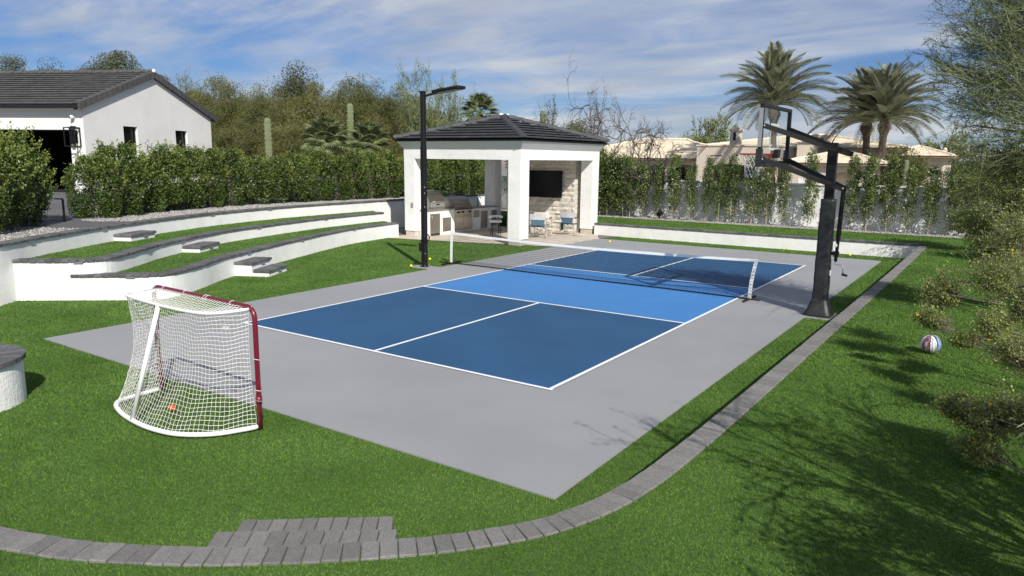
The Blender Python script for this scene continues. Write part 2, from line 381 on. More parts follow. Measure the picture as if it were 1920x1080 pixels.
def coping(face, z, parent, pitch=.146, over=.035, width=.29, meshes=COPE):
    F = resample(np.asarray(face), pitch); mid = (F[1:]+F[:-1])/2; T = F[1:]-F[:-1]
    for p, t in zip(mid, T):
        t = t/np.linalg.norm(t); n = np.array([t[1], -t[0]]); c = p+n*(over-width/2+R.uniform(-.003, .003))
        inst(R.choice(meshes), 'coping_paver', (c[0], c[1], z-.055+R.uniform(-.0025, .0015)), math.atan2(t[1], t[0])+R.uniform(-.008, .008), parent, rot=(R.uniform(-.006, .006), R.uniform(-.006, .006), math.atan2(t[1], t[0])+R.uniform(-.01, .01)))
def strip_light(face, s, z, parent):
    F = np.asarray(face); c = cum(F); i = int(np.searchsorted(c, s)); i = min(max(i, 1), len(F)-2)
    t = F[i+1]-F[i-1]; t /= np.linalg.norm(t); n = np.array([t[1], -t[0]]); p = F[i]+n*.022
    inst(LIGHTME, 'strip_light', (p[0], p[1], z), math.atan2(t[1], t[0]), parent)
o = MB().box(-.085, .085, -.02, .024, -.014, 0, .003).build('strip_light', M_alu); LIGHTME = o.data; bpy.data.objects.remove(o)

w = thing('retaining_wall', 'lowest white terrace wall with charcoal coping, bulging out beside the sunken lawn', 'wall')
wall_body(offset(W1, .004)[c1 > .95], -.1, .445, .22, w); coping(W1[c1 > .98], .50, w)
MB().box(-11.6, -10.53, 5.02, 5.1, -.1, .45).build('end_wall', M_stucco, w)
for s in (2.1, 6.3, 9.2, 12.5): strip_light(W1, s, .444, w)
w = thing('retaining_wall', 'middle white terrace wall with charcoal coping between the two grass terraces', 'wall')
wall_body(W2, -.1, .735, .22, w); coping(W2, .79, w)
MB().box(-12.75, -11.66, 5.44, 5.5, -.1, .74).build('end_wall', M_stucco, w)
for s in (1.15, 3.4, 5.0, 8.6, 12.0): strip_light(W2, s, .734, w)
w = thing('retaining_wall', 'highest white curved wall with charcoal coping below the gravel and hedge', 'wall')
wall_body(W3, -.1, 1.075, .22, w); coping(W3, 1.13, w)
for s in (s0+.6, s0+3.15, s0+7.6, s0+10.2): strip_light(W3, s, 1.074, w)
BW = np.array([(-5.38, 10.28), (5.36, 10.28)], float)
w = thing('retaining_wall', 'straight low white wall with charcoal coping at the far end of the court', 'wall')
wall_body(BW, -.1, .385, .22, w); coping(BW, .44, w, over=.03)
for s in (2.9, 7.0, 8.9): strip_light(BW, s, .384, w)

# steps built against the terrace walls, capped with pavers
def step_block(name, label, face, s, z0, rise, n, width=1.02, depth=.42):
    c = cum(face); i = int(np.searchsorted(c, s)); t = face[i+2]-face[i-2]; t /= np.linalg.norm(t); nr = np.array([t[1], -t[0]])
    rz = math.atan2(nr[1], nr[0]); root = thing(name, label, 'steps', (face[i][0], face[i][1], z0), rz)
    for k in range(n):                                     # local x points away from the wall
        x1 = depth*(n-k)+.05; x0 = -.08 if k == n-1 else depth*(n-k-1)+.052; zt = rise*(k+1)
        MB().box(x0 if n == 1 else -.08+.003*k, x1-.035, -width/2+.035-.002*k, width/2-.035+.002*k, -.05, zt-.06).build('riser', M_stucco, root)
        nx = 2; ny = 7; lx = (x1-max(x0, .006))/nx; ly = width/ny
        me = paver_mesh('tread_paver', lx-.005, ly-.004, .06, M_coping, .006)
        for a in range(nx):
            for b in range(ny):
                inst(me, 'tread_paver', (max(x0, .006)+lx*(a+.5), -width/2+ly*(b+.5), zt-.06+R.uniform(-.002, .002)), 0, root)
        o = inst(LIGHTME, 'strip_light', (x1-.012, .05, zt-.062), -math.pi/2, root)
    return root
step_block('garden_steps', 'pair of white steps with charcoal treads rising from the sunken lawn', W1, c1[np.argmin(np.linalg.norm(W1-np.array([-7.72, -3.28]), axis=1))], -.01, .165, 2)
step_block('garden_step', 'single white step with charcoal tread on the lower grass terrace', W2, c2[np.argmin(np.linalg.norm(W2-np.array([-9.25, -3.67]), axis=1))], .455, .165, 1)
step_block('garden_step', 'single white step with charcoal tread on the upper grass terrace below the path', W3, c3[np.argmin(np.linalg.norm(W3-np.array([-10.35, -4.72]), axis=1))], .745, .17, 1)

# round planter at the edge of the lawn
pc = np.array([-2.1, -11.1]); pl = thing('round_planter', 'round white stucco planter with charcoal paver rim and grass inside', 'planter', (pc[0], pc[1], 0))
MB().lathe([(.655, -.1), (.655, .475)], 64, sm=False).build('wall_body', M_stucco, pl)
def wedge_mesh(r0, r1, a, h):
    g = .003
    pts = [(r0, -a/2+g/r0), (r1, -a/2+g/r1), (r1, -g/r1+a/2), (r0, a/2-g/r0)]
    P = [(r*math.cos(t), r*math.sin(t)) for r, t in pts]; o = MB().prism(P, 0, h).build('coping_paver', M_coping); me = o.data; bpy.data.objects.remove(o); return me
wm = wedge_mesh(.42, .69, 2*math.pi/44, .055)
for k in range(44): inst(wm, 'coping_paver', (0, 0, .475+R.uniform(-.002, .002)), 2*math.pi*k/44, pl)
MB().lathe([(.43, .42), (.43, .50)], 40).build('turf_fill', M_turfbase, pl)

# paver curb that edges the raised lawn, one object for each paver, and the two steps down from it
CP = [paver_mesh('curb_paver', .1085+d, .205, .07, M_curb, .006) for d in (0, .0015, -.002)]
cw = thing('paver_curb', 'curving grey paver curb edging the raised lawn beside the court', 'curb')
cc = cum(CURB); part = CURB[cc > 4.0]
F = offset(part, .015); Bk = offset(part, .195)
mb = MB(); n = len(F[::4]); Fa, Ba = F[::4], Bk[::4]
V = [(*p, -.1) for p in Fa]+[(*p, .395) for p in Fa]+[(*p, .395) for p in Ba]+[(*p, -.1) for p in Ba]
Q = [(k*n+i, k*n+i+1, ((k+1) % 4)*n+i+1, ((k+1) % 4)*n+i) for i in range(n-1) for k in range(4)]+[(0, n, 2*n, 3*n), (n-1, 4*n-1, 3*n-1, 2*n-1)]
mb.add(V, Q).build('footing', M_joint, cw)
Fm = resample(offset(part, .105), .1135); mid = (Fm[1:]+Fm[:-1])/2; T = Fm[1:]-Fm[:-1]
for p, t in zip(mid, T):
    inst(R.choice(CP), 'curb_paver', (p[0], p[1], .352+R.uniform(-.003, .003)), 0, cw, rot=(R.uniform(-.01, .01), R.uniform(-.012, .012), math.atan2(t[1], t[0])+R.uniform(-.018, .018)))
st = thing('paver_steps', 'two short grey paver steps leading down from the curb to the sunken lawn', 'steps')
def tread(a, b, z, rows):
    a = np.array(a, float); b = np.array(b, float); t = b-a; L = np.linalg.norm(t); t /= L; nr = np.array([t[1], -t[0]]); ang = math.atan2(t[1], t[0])
    n = round(L/.117); pt = L/n; me = paver_mesh('step_paver', pt-.006, .205, .07, M_curb, .006)
    P = [a, b, b+nr*.21*rows, a+nr*.21*rows]
    c = sum(P)/4; MB().prism([c+(p-c)*.985 for p in P], -.1, z-.045).build('riser', M_joint, st)
    for r in range(rows):
        for k in range(n):
            p = a+t*pt*(k+.5+(0 if r % 2 == 0 else .0))+nr*(.1025+.208*r)
            inst(me, 'step_paver', (p[0], p[1], z-.07+R.uniform(-.003, .003)), 0, st, rot=(R.uniform(-.01, .01), R.uniform(-.01, .01), ang+R.uniform(-.012, .012)))
tread((3.24, -11.40), (4.215, -10.66), .285, 2)
tread((3.01, -11.04), (3.88, -10.345), .145, 2)

# ------------------------------------------------------------------ turf blades
def blades(name, poly, z, excl, dens0=13000, label='x', maxd=40, hscale=1.0, parent=None):
    poly = np.array([p[:2] for p in poly], float); x0, y0 = poly.min(0); x1, y1 = poly.max(0)
    PX = []
    for cx in np.arange(math.floor(x0), x1):
        for cy in np.arange(math.floor(y0), y1):
            c = np.array([cx+.5, cy+.5, z]); px, py, w_ = pix(c[None])
            if w_[0] < .8: continue
            m_ = 900/max(w_[0], 1)
            if px[0] < -260-m_ or px[0] > 2180+m_ or py[0] > 1200+m_*2: continue
            d = np.linalg.norm(c-CAM)
            if d > maxd: continue
            n = NR.poisson(dens0*min(1, (5.5/d)**1.75))
            if n: PX.append(np.stack([cx+NR.random(n), cy+NR.random(n)], 1))
    P = np.concatenate(PX); k = inside(poly, P[:, 0], P[:, 1])
    for e in excl:
        if callable(e): k &= ~e(P[:, 0], P[:, 1])
        else: k &= ~inside(e, P[:, 0], P[:, 1])
    P = P[k]; n = len(P); d = np.linalg.norm(np.c_[P, np.full(n, z)]-CAM, axis=1); g = np.clip((d/5.5)**.80, 1, 5)
    a = NR.random(n)*2*np.pi; w = .0029*g*NR.uniform(.7, 1.3, n); h = .0125*np.clip(g, 1, 1.6)*NR.uniform(.5, 1.3, n)*hscale
    ln = NR.uniform(.2, 1.7, n)*h; la = NR.normal(2.5, 2.6, n)
    D = np.stack([np.cos(a)*w, np.sin(a)*w], 1)
    V = np.zeros((n, 3, 3)); V[:, 0, :2] = P-D; V[:, 1, :2] = P+D; V[:, 2, 0] = P[:, 0]+np.cos(la)*ln; V[:, 2, 1] = P[:, 1]+np.sin(la)*ln
    V[:, :2, 2] = z; V[:, 2, 2] = z+h
    o = arr(name, V.reshape(-1, 3), np.arange(3*n).reshape(-1, 3), M_blade)
    return tag(o, label, 'turf', kind='stuff')
SLAB = [(-4.585, -9.157), (4.585, -9.157), (4.585, 9.157), (-4.585, 9.157)]
PATIO = [(-10.62, 4.45), (-7.4, 5.08), (-4.572, 6.05), (-4.572, 9.13), (-4.3, 10.28), (-5.4, 10.6), (-12.7, 10.9), (-12.7, 4.45)]
W1L = [tuple(p) for p in offset(W1, .0)[::3]]+[(-13, 5.2), (-13, -8)]
W3L = [tuple(p) for p in W3[::3]]+[(-16, 14), (-16, -12)]
CURBP = [tuple(p) for p in CURB[::2]]+[(9, 10), (9, -20), (-5, -20)]
STEPS = [(2.98, -11.05), (3.88, -10.335), (4.6, -10.9), (3.5, -11.9)]
circ = lambda X, Y: (X-pc[0])**2+(Y-pc[1])**2 < .655**2
pads = [[(-5.28, -.12), (-4.5, -.12), (-4.5, .34), (-5.28, .34)]]
blades('sunken_turf', LOW, -.012, [SLAB, PATIO, W1L, W3L, CURBP, STEPS, circ]+pads, label='short green artificial turf around the court')
CURBQ = [tuple(p) for p in CURB_OUT[::2]]+[(5.45, 10.5), (-13, 10.5), (-13, -13.0), (-5, -12.95)]
blades('raised_turf', [(-4, -18), (7.9, -18), (7.9, 13.5), (-12.7, 13.5), (-12.7, 10.58), (-4, 10.58)], Z_LAWN, [CURBQ], label='short green artificial turf on the raised lawn')
blades('lower_terrace_turf', T2, .455, [[tuple(p) for p in offset(W1, -.255)[::3]]+[(0, 6), (0, -9)]], label='short green artificial turf on the lower terrace', dens0=10000)
blades('upper_terrace_turf', T3, .745, [[tuple(p) for p in offset(W2, -.255)[::3]]+[(0, 6), (0, -9)]], label='short green artificial turf on the upper terrace', dens0=10000)
n = 1500; a = NR.random(n)*6.283; r = .395*np.sqrt(NR.random(n)); P = np.stack([r*np.cos(a), r*np.sin(a)], 1)
V = np.zeros((n, 3, 3)); D = NR.normal(0, .004, (n, 2)); V[:, 0, :2] = P-D; V[:, 1, :2] = P+D; V[:, 2, :2] = P+NR.normal(0, .012, (n, 2)); V[:, :2, 2] = .499; V[:, 2, 2] = .499+NR.uniform(.015, .035, n)
o = arr('turf_blades', V.reshape(-1, 3), np.arange(3*n).reshape(-1, 3), M_blade, pl); tag(o, kind='stuff')

# ------------------------------------------------------------------ pebbles, driveway, path
def pebbles(name, P, label, rmin=.012, rmax=.035):
    n = len(P); O = np.array([(1, 0, 0), (0, 1, 0), (-1, 0, 0), (0, -1, 0), (0, 0, 1), (0, 0, -1)], float)
    r = NR.uniform(rmin, rmax, n)[:, None, None]*NR.uniform(.6, 1.4, (n, 6, 1)); a = NR.random(n)*6.28
    V = O[None]*r; V[:, :, 2] *= .6; x = V[:, :, 0]*np.cos(a)[:, None]-V[:, :, 1]*np.sin(a)[:, None]; y = V[:, :, 0]*np.sin(a)[:, None]+V[:, :, 1]*np.cos(a)[:, None]
    V = np.stack([x, y, V[:, :, 2]], 2)+P[:, None, :]
    f = np.array([(0, 1, 4), (1, 2, 4), (2, 3, 4), (3, 0, 4), (1, 0, 5), (2, 1, 5), (3, 2, 5), (0, 3, 5)])
    F = (f[None]+6*np.arange(n)[:, None, None]).reshape(-1, 3)
    return tag(arr(name, V.reshape(-1, 3), F, M_pebble), label, 'gravel', kind='stuff')
S = W3[(W3[:, 1] > -8.6) & (W3[:, 1] < 11)]; N3 = normals2(S); idx = NR.integers(0, len(S), 17000); dd = NR.uniform(.27, 2.1, 17000)
P = S[idx]-N3[idx]*dd[:, None]+NR.normal(0, .03, (17000, 2))
pathpoly = [(-10.15, -5.75), (-11.35, -6.4), (-13.2, -6.9), (-13.6, -4.8), (-11.9, -4.7), (-10.95, -3.9)]
k = ~inside(pathpoly, P[:, 0], P[:, 1]); P = P[k]
pebbles('gravel', np.c_[P, np.full(len(P), Z_UP+.008)], 'pale gravel strip between the curved wall and the hedge')
n = 6500; P = np.stack([NR.uniform(-12, 7.8, n), 13.46+1.3*NR.random(n)**1.4, np.full(n, .42)], 1)
pebbles('gravel', P, 'pale gravel strip under the row of slim trees')
path = MB().sheet(pathpoly, Z_UP+.006).build('path', M_drive); tag(path, kind='structure')
drv = MB().sheet([(-11.8, -7.6), (-12.6, -4.3), (-25.2, 1.8), (-29.8, -.2), (-40, -5), (-40, -9)], Z_UP+.004).build('driveway', M_joint); tag(drv, kind='structure')
dme = paver_mesh('driveway_paver', .445, .295, .02, M_drive, .004)
cs, sn = .91, .415
for i in range(-12, 28):
    for j in range(-42, 2):
        u = i*.45+(.225 if j % 2 else 0); v = j*.30; 
        x = -25.2+u*cs-v*sn; y = 1.2+u*sn+v*cs
        px, py, w_ = pix(np.array([[x, y, Z_UP]]))
        if 66 < px[0] < 172 and 355 < py[0] < 420 and x < -12.7: inst(dme, 'driveway_paver', (x, y, Z_UP+.005), math.atan2(sn, cs), drv)

# ------------------------------------------------------------------ pavilion
PX0, PX1, PY0, PY1 = -10.5, -5.5, 5.42, 10.75; CW = .5; BZ0, BZ1 = 2.75, 3.09
def clip_poly(sub, poly):
    out = list(sub); n = len(poly)
    for i in range(n):
        a, b = poly[i], poly[(i+1) % n]; inp = out; out = []
        side = lambda p: (b[0]-a[0])*(p[1]-a[1])-(b[1]-a[1])*(p[0]-a[0])
        for j in range(len(inp)):
            p, q = inp[j], inp[(j+1) % len(inp)]; sp, sq = side(p), side(q)
            if sp >= 0: out.append(p)
            if (sp >= 0) != (sq >= 0):
                t = sp/(sp-sq); out.append((p[0]+(q[0]-p[0])*t, p[1]+(q[1]-p[1])*t))
        if not out: return []
    return out
PAT = [(-10.62, 4.45), (-7.4, 5.08), (-4.572, 6.05), (-4.572, 9.13), (-4.3, 10.28), (-5.4, 10.6), (-12.7, 10.75), (-12.7, 4.45)]
patio = MB().sheet(PAT, .001).build('patio', M_joint); tag(patio, kind='structure')
PC = [(-10.62, 4.45), (-4.572, 6.05), (-4.572, 9.13), (-5.4, 10.6), (-10.7, 10.7)]       # convex floor the tiles are cut to
for i in range(0, 14):
    for j in range(0, 22):
        x = -10.7+i*.61+(.3 if j % 2 else 0)-.61; y = 4.3+j*.305
        P = clip_poly([(x+.003, y+.003), (x+.607, y+.003), (x+.607, y+.302), (x+.003, y+.302)], PC)
        if len(P) >= 3:
            ar = abs(sum(P[k][0]*P[(k+1) % len(P)][1]-P[(k+1) % len(P)][0]*P[k][1] for k in range(len(P))))/2
            if ar > .02: MB().prism(P, -.02, .010+R.uniform(-.001, .001)).build('patio_tile', M_trav, patio)

pav = thing('pavilion', 'white stucco pavilion on four square columns with dark hipped tile roof', 'pavilion')
for cx, cy in ((PX0, PY0), (PX1-CW, PY0), (PX0, PY1-CW), (PX1-CW, PY1-CW)):
    c = MB().box(cx, cx+CW, cy, cy+CW, .19, BZ0+.004, .012).build('column', M_stucco, pav)
    MB().box(cx+.03, cx+CW-.03, cy+.03, cy+CW-.03, 0, .192).build('plinth', M_trav, c)
def ring(x0, x1, y0, y1, w, z0, z1, name, m, par):
    for nm, a in (('south', (x0, x1, y0, y0+w)), ('north', (x0, x1, y1-w, y1)), ('west', (x0, x0+w, y0+w, y1-w)), ('east', (x1-w, x1, y0+w, y1-w))):
        MB().box(*a, z0, z1).build(name, m, par)
ring(PX0+.001, PX1-.001, PY0+.001, PY1-.001, CW-.002, BZ0, BZ1+.02, 'beam', M_stucco, pav)
OV = .2; EZ = 3.40
def frustum(z0, z1, d0, d1, name, m, par):
    a = [(PX0-d0, PY0-d0, z0), (PX1+d0, PY0-d0, z0), (PX1+d0, PY1+d0, z0), (PX0-d0, PY1+d0, z0)]; b = [(PX0-d1, PY0-d1, z1), (PX1+d1, PY0-d1, z1), (PX1+d1, PY1+d1, z1), (PX0-d1, PY1+d1, z1)]
    return MB().add(a+b, [(i, (i+1) % 4, (i+1) % 4+4, i+4) for i in range(4)]+[(4, 5, 6, 7), (3, 2, 1, 0)]).build(name, m, par)
frustum(BZ1, EZ-.06, .006, OV-.02, 'cornice', M_cornice, pav)
MB().box(PX0+.49, PX1-.49, PY0+.49, PY1-.49, BZ1-.06, BZ1-.01).build('ceiling', M_stucco, pav)
frustum(EZ-.06, EZ, OV+.0, OV+.012, 'fascia', M_fascia, pav)
# roof: bedding planes, then one object for each tile
RX0, RX1, RY0, RY1 = PX0-OV-.03, PX1+OV+.03, PY0-OV-.03, PY1+OV+.03; half = (RX1-RX0)/2; RZ = 4.22; slope = (RZ-EZ)/half
roof = MB().add([(RX0, RY0, EZ), (RX1, RY0, EZ), (RX1, RY1, EZ), (RX0, RY1, EZ), (RX0+half, RY0+half, RZ), (RX0+half, RY1-half, RZ)],
                [(0, 1, 4), (1, 2, 5, 4), (2, 3, 5), (3, 0, 4, 5), (3, 2, 1, 0)]).build('roof', M_fascia, pav)
def tiles(A, t, nin, L, rmax, sl, hip, par, tw=.33, e=.335, joined=None, nose=(.062, .100)):
    A = np.array(A, float); t = np.array(t, float); nin = np.array(nin, float); rows = int(math.ceil(rmax/e))
    for k in range(rows):
        r0 = k*e; r1 = min(r0+e+.03, rmax); off = (k % 2)*tw/2
        for j in range(-1, int(L/tw)+2):
            u0, u1 = j*tw+off+.002, (j+1)*tw+off-.002
            lo0, hi0, lo1, hi1 = (r0, L-r0, r1, L-r1) if hip else (0, L, 0, L)
            a0, b0, a1, b1 = max(u0, lo0), min(u1, hi0), max(u0, lo1), min(u1, hi1)
            if b0-a0 < .02: continue
            if b1 <= a1: a1 = b1 = min(max((u0+u1)/2, lo1), hi1) if hi1 > lo1 else (a0+b0)/2
            jt = R.uniform(-.003, .003)
            def P(u, r, h):
                q = A[:2]+t*u+nin*r; return (q[0], q[1], A[2]+sl*r+h)
            V = [P(a0, r0-.05, nose[0]+jt), P(b0, r0-.05, nose[0]+jt), P(b0, r0-.05, nose[1]+jt), P(a0, r0-.05, nose[1]+jt), P(a1, r1, .014), P(b1, r1, .014)]
            Fc = [(0, 1, 2, 3), (3, 2, 5, 4), (0, 3, 4), (1, 5, 2), (1, 0, 4, 5)]
            if joined is not None: joined.add(V, Fc)
            else: MB().add(V, Fc).build('roof_tile', M_rooftile, par)
Lx, Ly = RX1-RX0, RY1-RY0
tiles((RX0, RY0, EZ), (1, 0), (0, 1), Lx, half, slope, True, roof)
tiles((RX1, RY0, EZ), (0, 1), (-1, 0), Ly, half, slope, True, roof)
tiles((RX1, RY1, EZ), (-1, 0), (0, -1), Lx, half, slope, True, roof)
tiles((RX0, RY1, EZ), (0, -1), (1, 0), Ly, half, slope, True, roof)
def cap_row(a, b, par, n, w=.13, h=.085, lift=.055, name='ridge_tile', m=None):
    a = Vector(a); b = Vector(b); d = (b-a); s = d.length/n; d.normalize(); r = d.cross(Vector((0, 0, 1))).normalized(); u = r.cross(d)
    for k in range(n):
        p = a+d*s*k; q = p+d*(s+.05); V = []
        for c, l, ww in ((p, lift+.028, w), (q, lift, w*.86)):
            for x, z in ((-ww, -.03), (-ww*.7, h*.62), (0, h), (ww*.7, h*.62), (ww, -.03)): V.append(c+r*x+u*(z+l))
        MB().add(V, [(i, i+1, i+6, i+5) for i in range(4)]+[(4, 3, 2, 1, 0), (5, 6, 7, 8, 9), (0, 5, 9, 4)]).build(name, m or M_rooftile, par)
e1, e2 = (RX0+half, RY0+half, RZ), (RX0+half, RY1-half, RZ)
for c, e in (((RX0, RY0, EZ), e1), ((RX1, RY0, EZ), e1), ((RX1, RY1, EZ), e2), ((RX0, RY1, EZ), e2)): cap_row(c, e, roof, 13)
cap_row(e1, e2, roof, 2)
for e, s in ((e1, -1), (e2, 1)):
    MB().ball((e[0]-.02, e[1]+s*.02, e[2]+.075), .10, 12, 8).build('mortar_cap', M_white, roof)
MB().box(PX0+.30, PX0+.41, PY0-.012, PY0+.01, 1.02, 1.2, .004).build('outlet_box', M_alu, pav)
# stone wall behind the television
SX0, SX1, SY0 = -9.35, -6.22, 10.2
sw = MB().box(SX0, SX1-.01, SY0+.05, SY0+.5, 0, BZ0+.06).build('stone_wall', M_stone, pav)
z = 0.01; row = 0
while z < BZ0-.03:
    h = min(R.choice([.13, .16, .19, .21]), BZ0-z); 
    if BZ0-z-h < .08: h = BZ0-z
    x = SX0-R.uniform(0, .25)
    while x < SX1-.02:
        l = R.uniform(.28, .62); a, b = max(x, SX0), min(x+l, SX1)
        if SX1-b < .12: b = SX1
        if b-a > .05:
            nx, nz = 4, 3; V = []; dpt = R.uniform(0, .03)
            for i in range(nz):
                for j in range(nx):
                    ed = i in (0, nz-1) or j in (0, nx-1)
                    V.append((a+.004+(b-a-.008)*j/(nx-1), SY0+.02-dpt+(.022 if ed else R.uniform(-.03, .012)), z+.004+(h-.008)*i/(nz-1)))
            for p in ((a+.004, z+.004), (b-.004, z+.004), (b-.004, z+h-.004), (a+.004, z+h-.004)): V.append((p[0], SY0+.1, p[1]))
            Fc = [(i*nx+j, i*nx+j+1, (i+1)*nx+j+1, (i+1)*nx+j) for i in range(nz-1) for j in range(nx-1)]
            k = nx*nz; Fc += [(0, k, k+1, nx-1, *range(nx-2, 0, -1)), tuple([nx-1+nx*i for i in range(nz)])+(k+2, k+1), (k+3, k+2, *[nx*nz-1-j for j in range(nx)]), (0, *[nx*i for i in range(1, nz)], k+3, k)]
            MB().add(V, Fc).build('stone_block', M_stone, sw)
        x += l
    z += h; row += 1
# return of the stone wall facing the court
z = 0.01
while z < BZ0-.03:
    h = min(R.choice([.16, .19, .21]), BZ0-z); h = BZ0-z if BZ0-z-h < .08 else h
    MB().box(SX1-.03, SX1+R.uniform(.004, .02), SY0+.03, SY0+.49, z+.004, z+h-.004, .006).build('stone_block', M_stone, sw); z += h
tv = thing('television', 'large black flat television hung on the cream stone wall', 'television', (-7.55, SY0-.01, 1.32))
MB().box(-.80, .80, -.07, -.02, 0, 1.03, .006).build('casing', M_black, tv)
MB().box(-.785, .785, -.074, -.068, .02, 1.012).build('screen', M_glassd, tv)
MB().box(-.3, .3, -.02, .03, .3, .7).build('wall_bracket', M_black, tv)

# outdoor kitchen
kit = thing('outdoor_kitchen', 'white kitchen counter with granite top and stainless doors under the pavilion', 'counter')
MB().prism([(-9.60, 5.66), (-9.60, 7.15), (-10.38, 7.15), (-10.38, 5.93), (-9.98, 5.93), (-9.98, 5.66)], 0, .905).build('counter_base', M_stucco, kit)
MB().box(-10.38, -9.82, 7.152, 10.24, 0, .845).build('counter_base', M_stucco, kit)
MB().prism([(-9.57, 5.64), (-9.57, 7.17), (-10.4, 7.17), (-10.4, 5.932), (-9.978, 5.932), (-9.978, 5.64)], .905, .945).build('countertop', M_counter, kit)
MB().box(-10.4, -9.79, 7.172, 10.26, .845, .885).build('countertop', M_counter, kit)
def panel(x, y0, y1, z0, z1, name, handle='v', m=M_steel):
    p = MB().box(x, x+.018, y0, y1, z0, z1, .003).build(name, m, kit)
    MB().box(x+.018, x+.026, y0+.025, y1-.025, z0+.025, z1-.025, .002).build('face', m, p)
    hy = y0+.06 if handle == 'v' else (y0+y1)/2
    if handle == 'v': MB().tube([(x+.05, hy, z1-.22), (x+.05, hy, z1-.06)], .007, 6).build('handle', M_alu, p)
    elif handle == 'd':
        for s in (-.05, .05): MB().ball((x+.035, (y0+y1)/2+s, (z0+z1)/2-.02), .013, 8, 6).build('handle', M_alu, p)
    else: MB().tube([(x+.05, (y0+y1)/2-.06, z1-.06), (x+.05, (y0+y1)/2+.06, z1-.06)], .007, 6).build('handle', M_alu, p)
    return p
f = panel(-9.6, 5.76, 6.30, .02, .80, 'fridge_door')
for k in range(7): MB().box(-9.572, -9.568, 5.80+k*.066, 5.845+k*.066, .03, .10).build('vent_slot', M_dark, f)
panel(-9.6, 6.46, 6.93, .13, .63, 'cabinet_door', 'd')
panel(-9.82, 8.60, 8.98, .50, .77, 'drawer', 'h'); panel(-9.82, 9.07, 9.52, .05, .73, 'cabinet_door', 'h'); panel(-9.82, 9.78, 10.16, .10, .72, 'cabinet_door', 'h')
gr = thing('built_in_grill', 'long stainless grill with knobs and drawers set into the white counter', 'grill')
MB().box(-10.3, -9.79, 7.36, 8.50, .08, .885, .004).build('body', M_steel, gr)
MB().box(-9.79, -9.765, 7.38, 8.48, .66, .86, .008).build('control_panel', M_steel, gr)
for k, y in enumerate((7.58, 7.72, 7.88, 8.30)):
    MB().cyl((-9.765, y, .76), (-9.73, y, .76), .038 if k != 1 else .025, 14).build('knob', M_black, gr)
for a, b, c, d in ((7.40, 7.92, .38, .63), (7.40, 7.92, .11, .36), (7.94, 8.46, .11, .63)):
    q = MB().box(-9.79, -9.772, a, b, c, d, .003).build('drawer_front', M_steel, gr)
    MB().tube([(-9.75, a+.08, d-.05), (-9.75, b-.08, d-.05)], .008, 6).build('handle', M_alu, q)
hood = MB()
prof = [(-9.76, .89), (-9.80, 1.05), (-9.93, 1.24), (-10.10, 1.33), (-10.34, 1.33), (-10.36, .89)]
V = [(x, y, z) for y in (7.2, 8.42) for x, z in prof]; n = len(prof)
hood.add(V, [(i, (i+1) % n, (i+1) % n+n, i+n) for i in range(n)]+[tuple(range(n)), tuple(range(2*n-1, n-1, -1))]).build('hood', M_steel, gr)
MB().tube([(-9.74, 7.3, 1.0), (-9.70, 7.3, 1.01), (-9.70, 8.32, 1.01), (-9.74, 8.32, 1.0)], .012, 6).build('handle', M_alu, gr)
ov = thing('pizza_oven', 'boxy stainless oven with sloped dark lid on the counter beside the pavilion column', 'oven', (-9.95, 6.18, .945))
MB().box(-.36, .30, -.46, .48, .0, .06, .005).build('base', M_steel, ov)
prof = [(.30, .06), (.33, .28), (.22, .50), (.05, .63), (-.30, .63), (-.36, .3), (-.36, .06)]
V = [(x, y, z) for y in (-.42, .44) for x, z in prof]; n = len(prof)
MB().add(V, [(i, (i+1) % n, (i+1) % n+n, i+n) for i in range(n)]+[tuple(range(n)), tuple(range(2*n-1, n-1, -1))]).build('lid', M_steel, ov)
MB().box(.31, .345, -.34, .36, .09, .26, .006).build('door', M_alu, ov)
MB().box(.346, .352, -.06, .12, .16, .20).build('badge', M_black, ov)
MB().tube([(.38, -.3, .285), (.38, .32, .285)], .011, 6).build('handle', M_alu, ov)
for s in (-.37, .39): MB().ball((.345, s, .13), .022, 8, 6).build('knob', M_alu, ov)
MB().box(-.28, -.02, -.3, .3, .63, .69, .01).build('vent_cap', M_steel, ov)
fc = thing('faucet', 'small dark faucet standing on the kitchen counter', 'faucet', (-10.25, 9.45, .885))
MB().tube([(0, 0, 0), (0, 0, .28), (.04, 0, .36), (.12, 0, .37), (.16, 0, .31)], .014, 8).build('spout', M_black, fc)
MB().cyl((0, 0, 0), (0, 0, .03), .03, 12).build('base', M_black, fc)

def stool(loc, rz):
    s = thing('bar_stool', 'white padded bar stool with curved back and thin black legs', 'stool', loc, rz)
    MB().lathe([(.02, .50), (.20, .50), (.225, .53), (.22, .57), (.02, .585)], 24).build('seat', M_white, s)
    MB().tube([(.22*math.cos(a), .22*math.sin(a), .70) for a in np.linspace(-2.2, 2.2, 17)], .045, 8).build('backrest', M_white, s)
    for a in (.7, 2.4, -.7, -2.4):
        MB().tube([(.19*math.cos(a), .19*math.sin(a), .70 if abs(a) < 1 else .52), (.23*math.cos(a), .23*math.sin(a), 0.01)], .012, 6).build('leg', M_black, s)
    MB().tube([(.215*math.cos(a), .215*math.sin(a), .2) for a in np.linspace(0, 6.283, 17)[:-1]], .008, 6, closed=True).build('foot_ring', M_black, s)
stool((-7.85, 7.35, .01), 2.4)

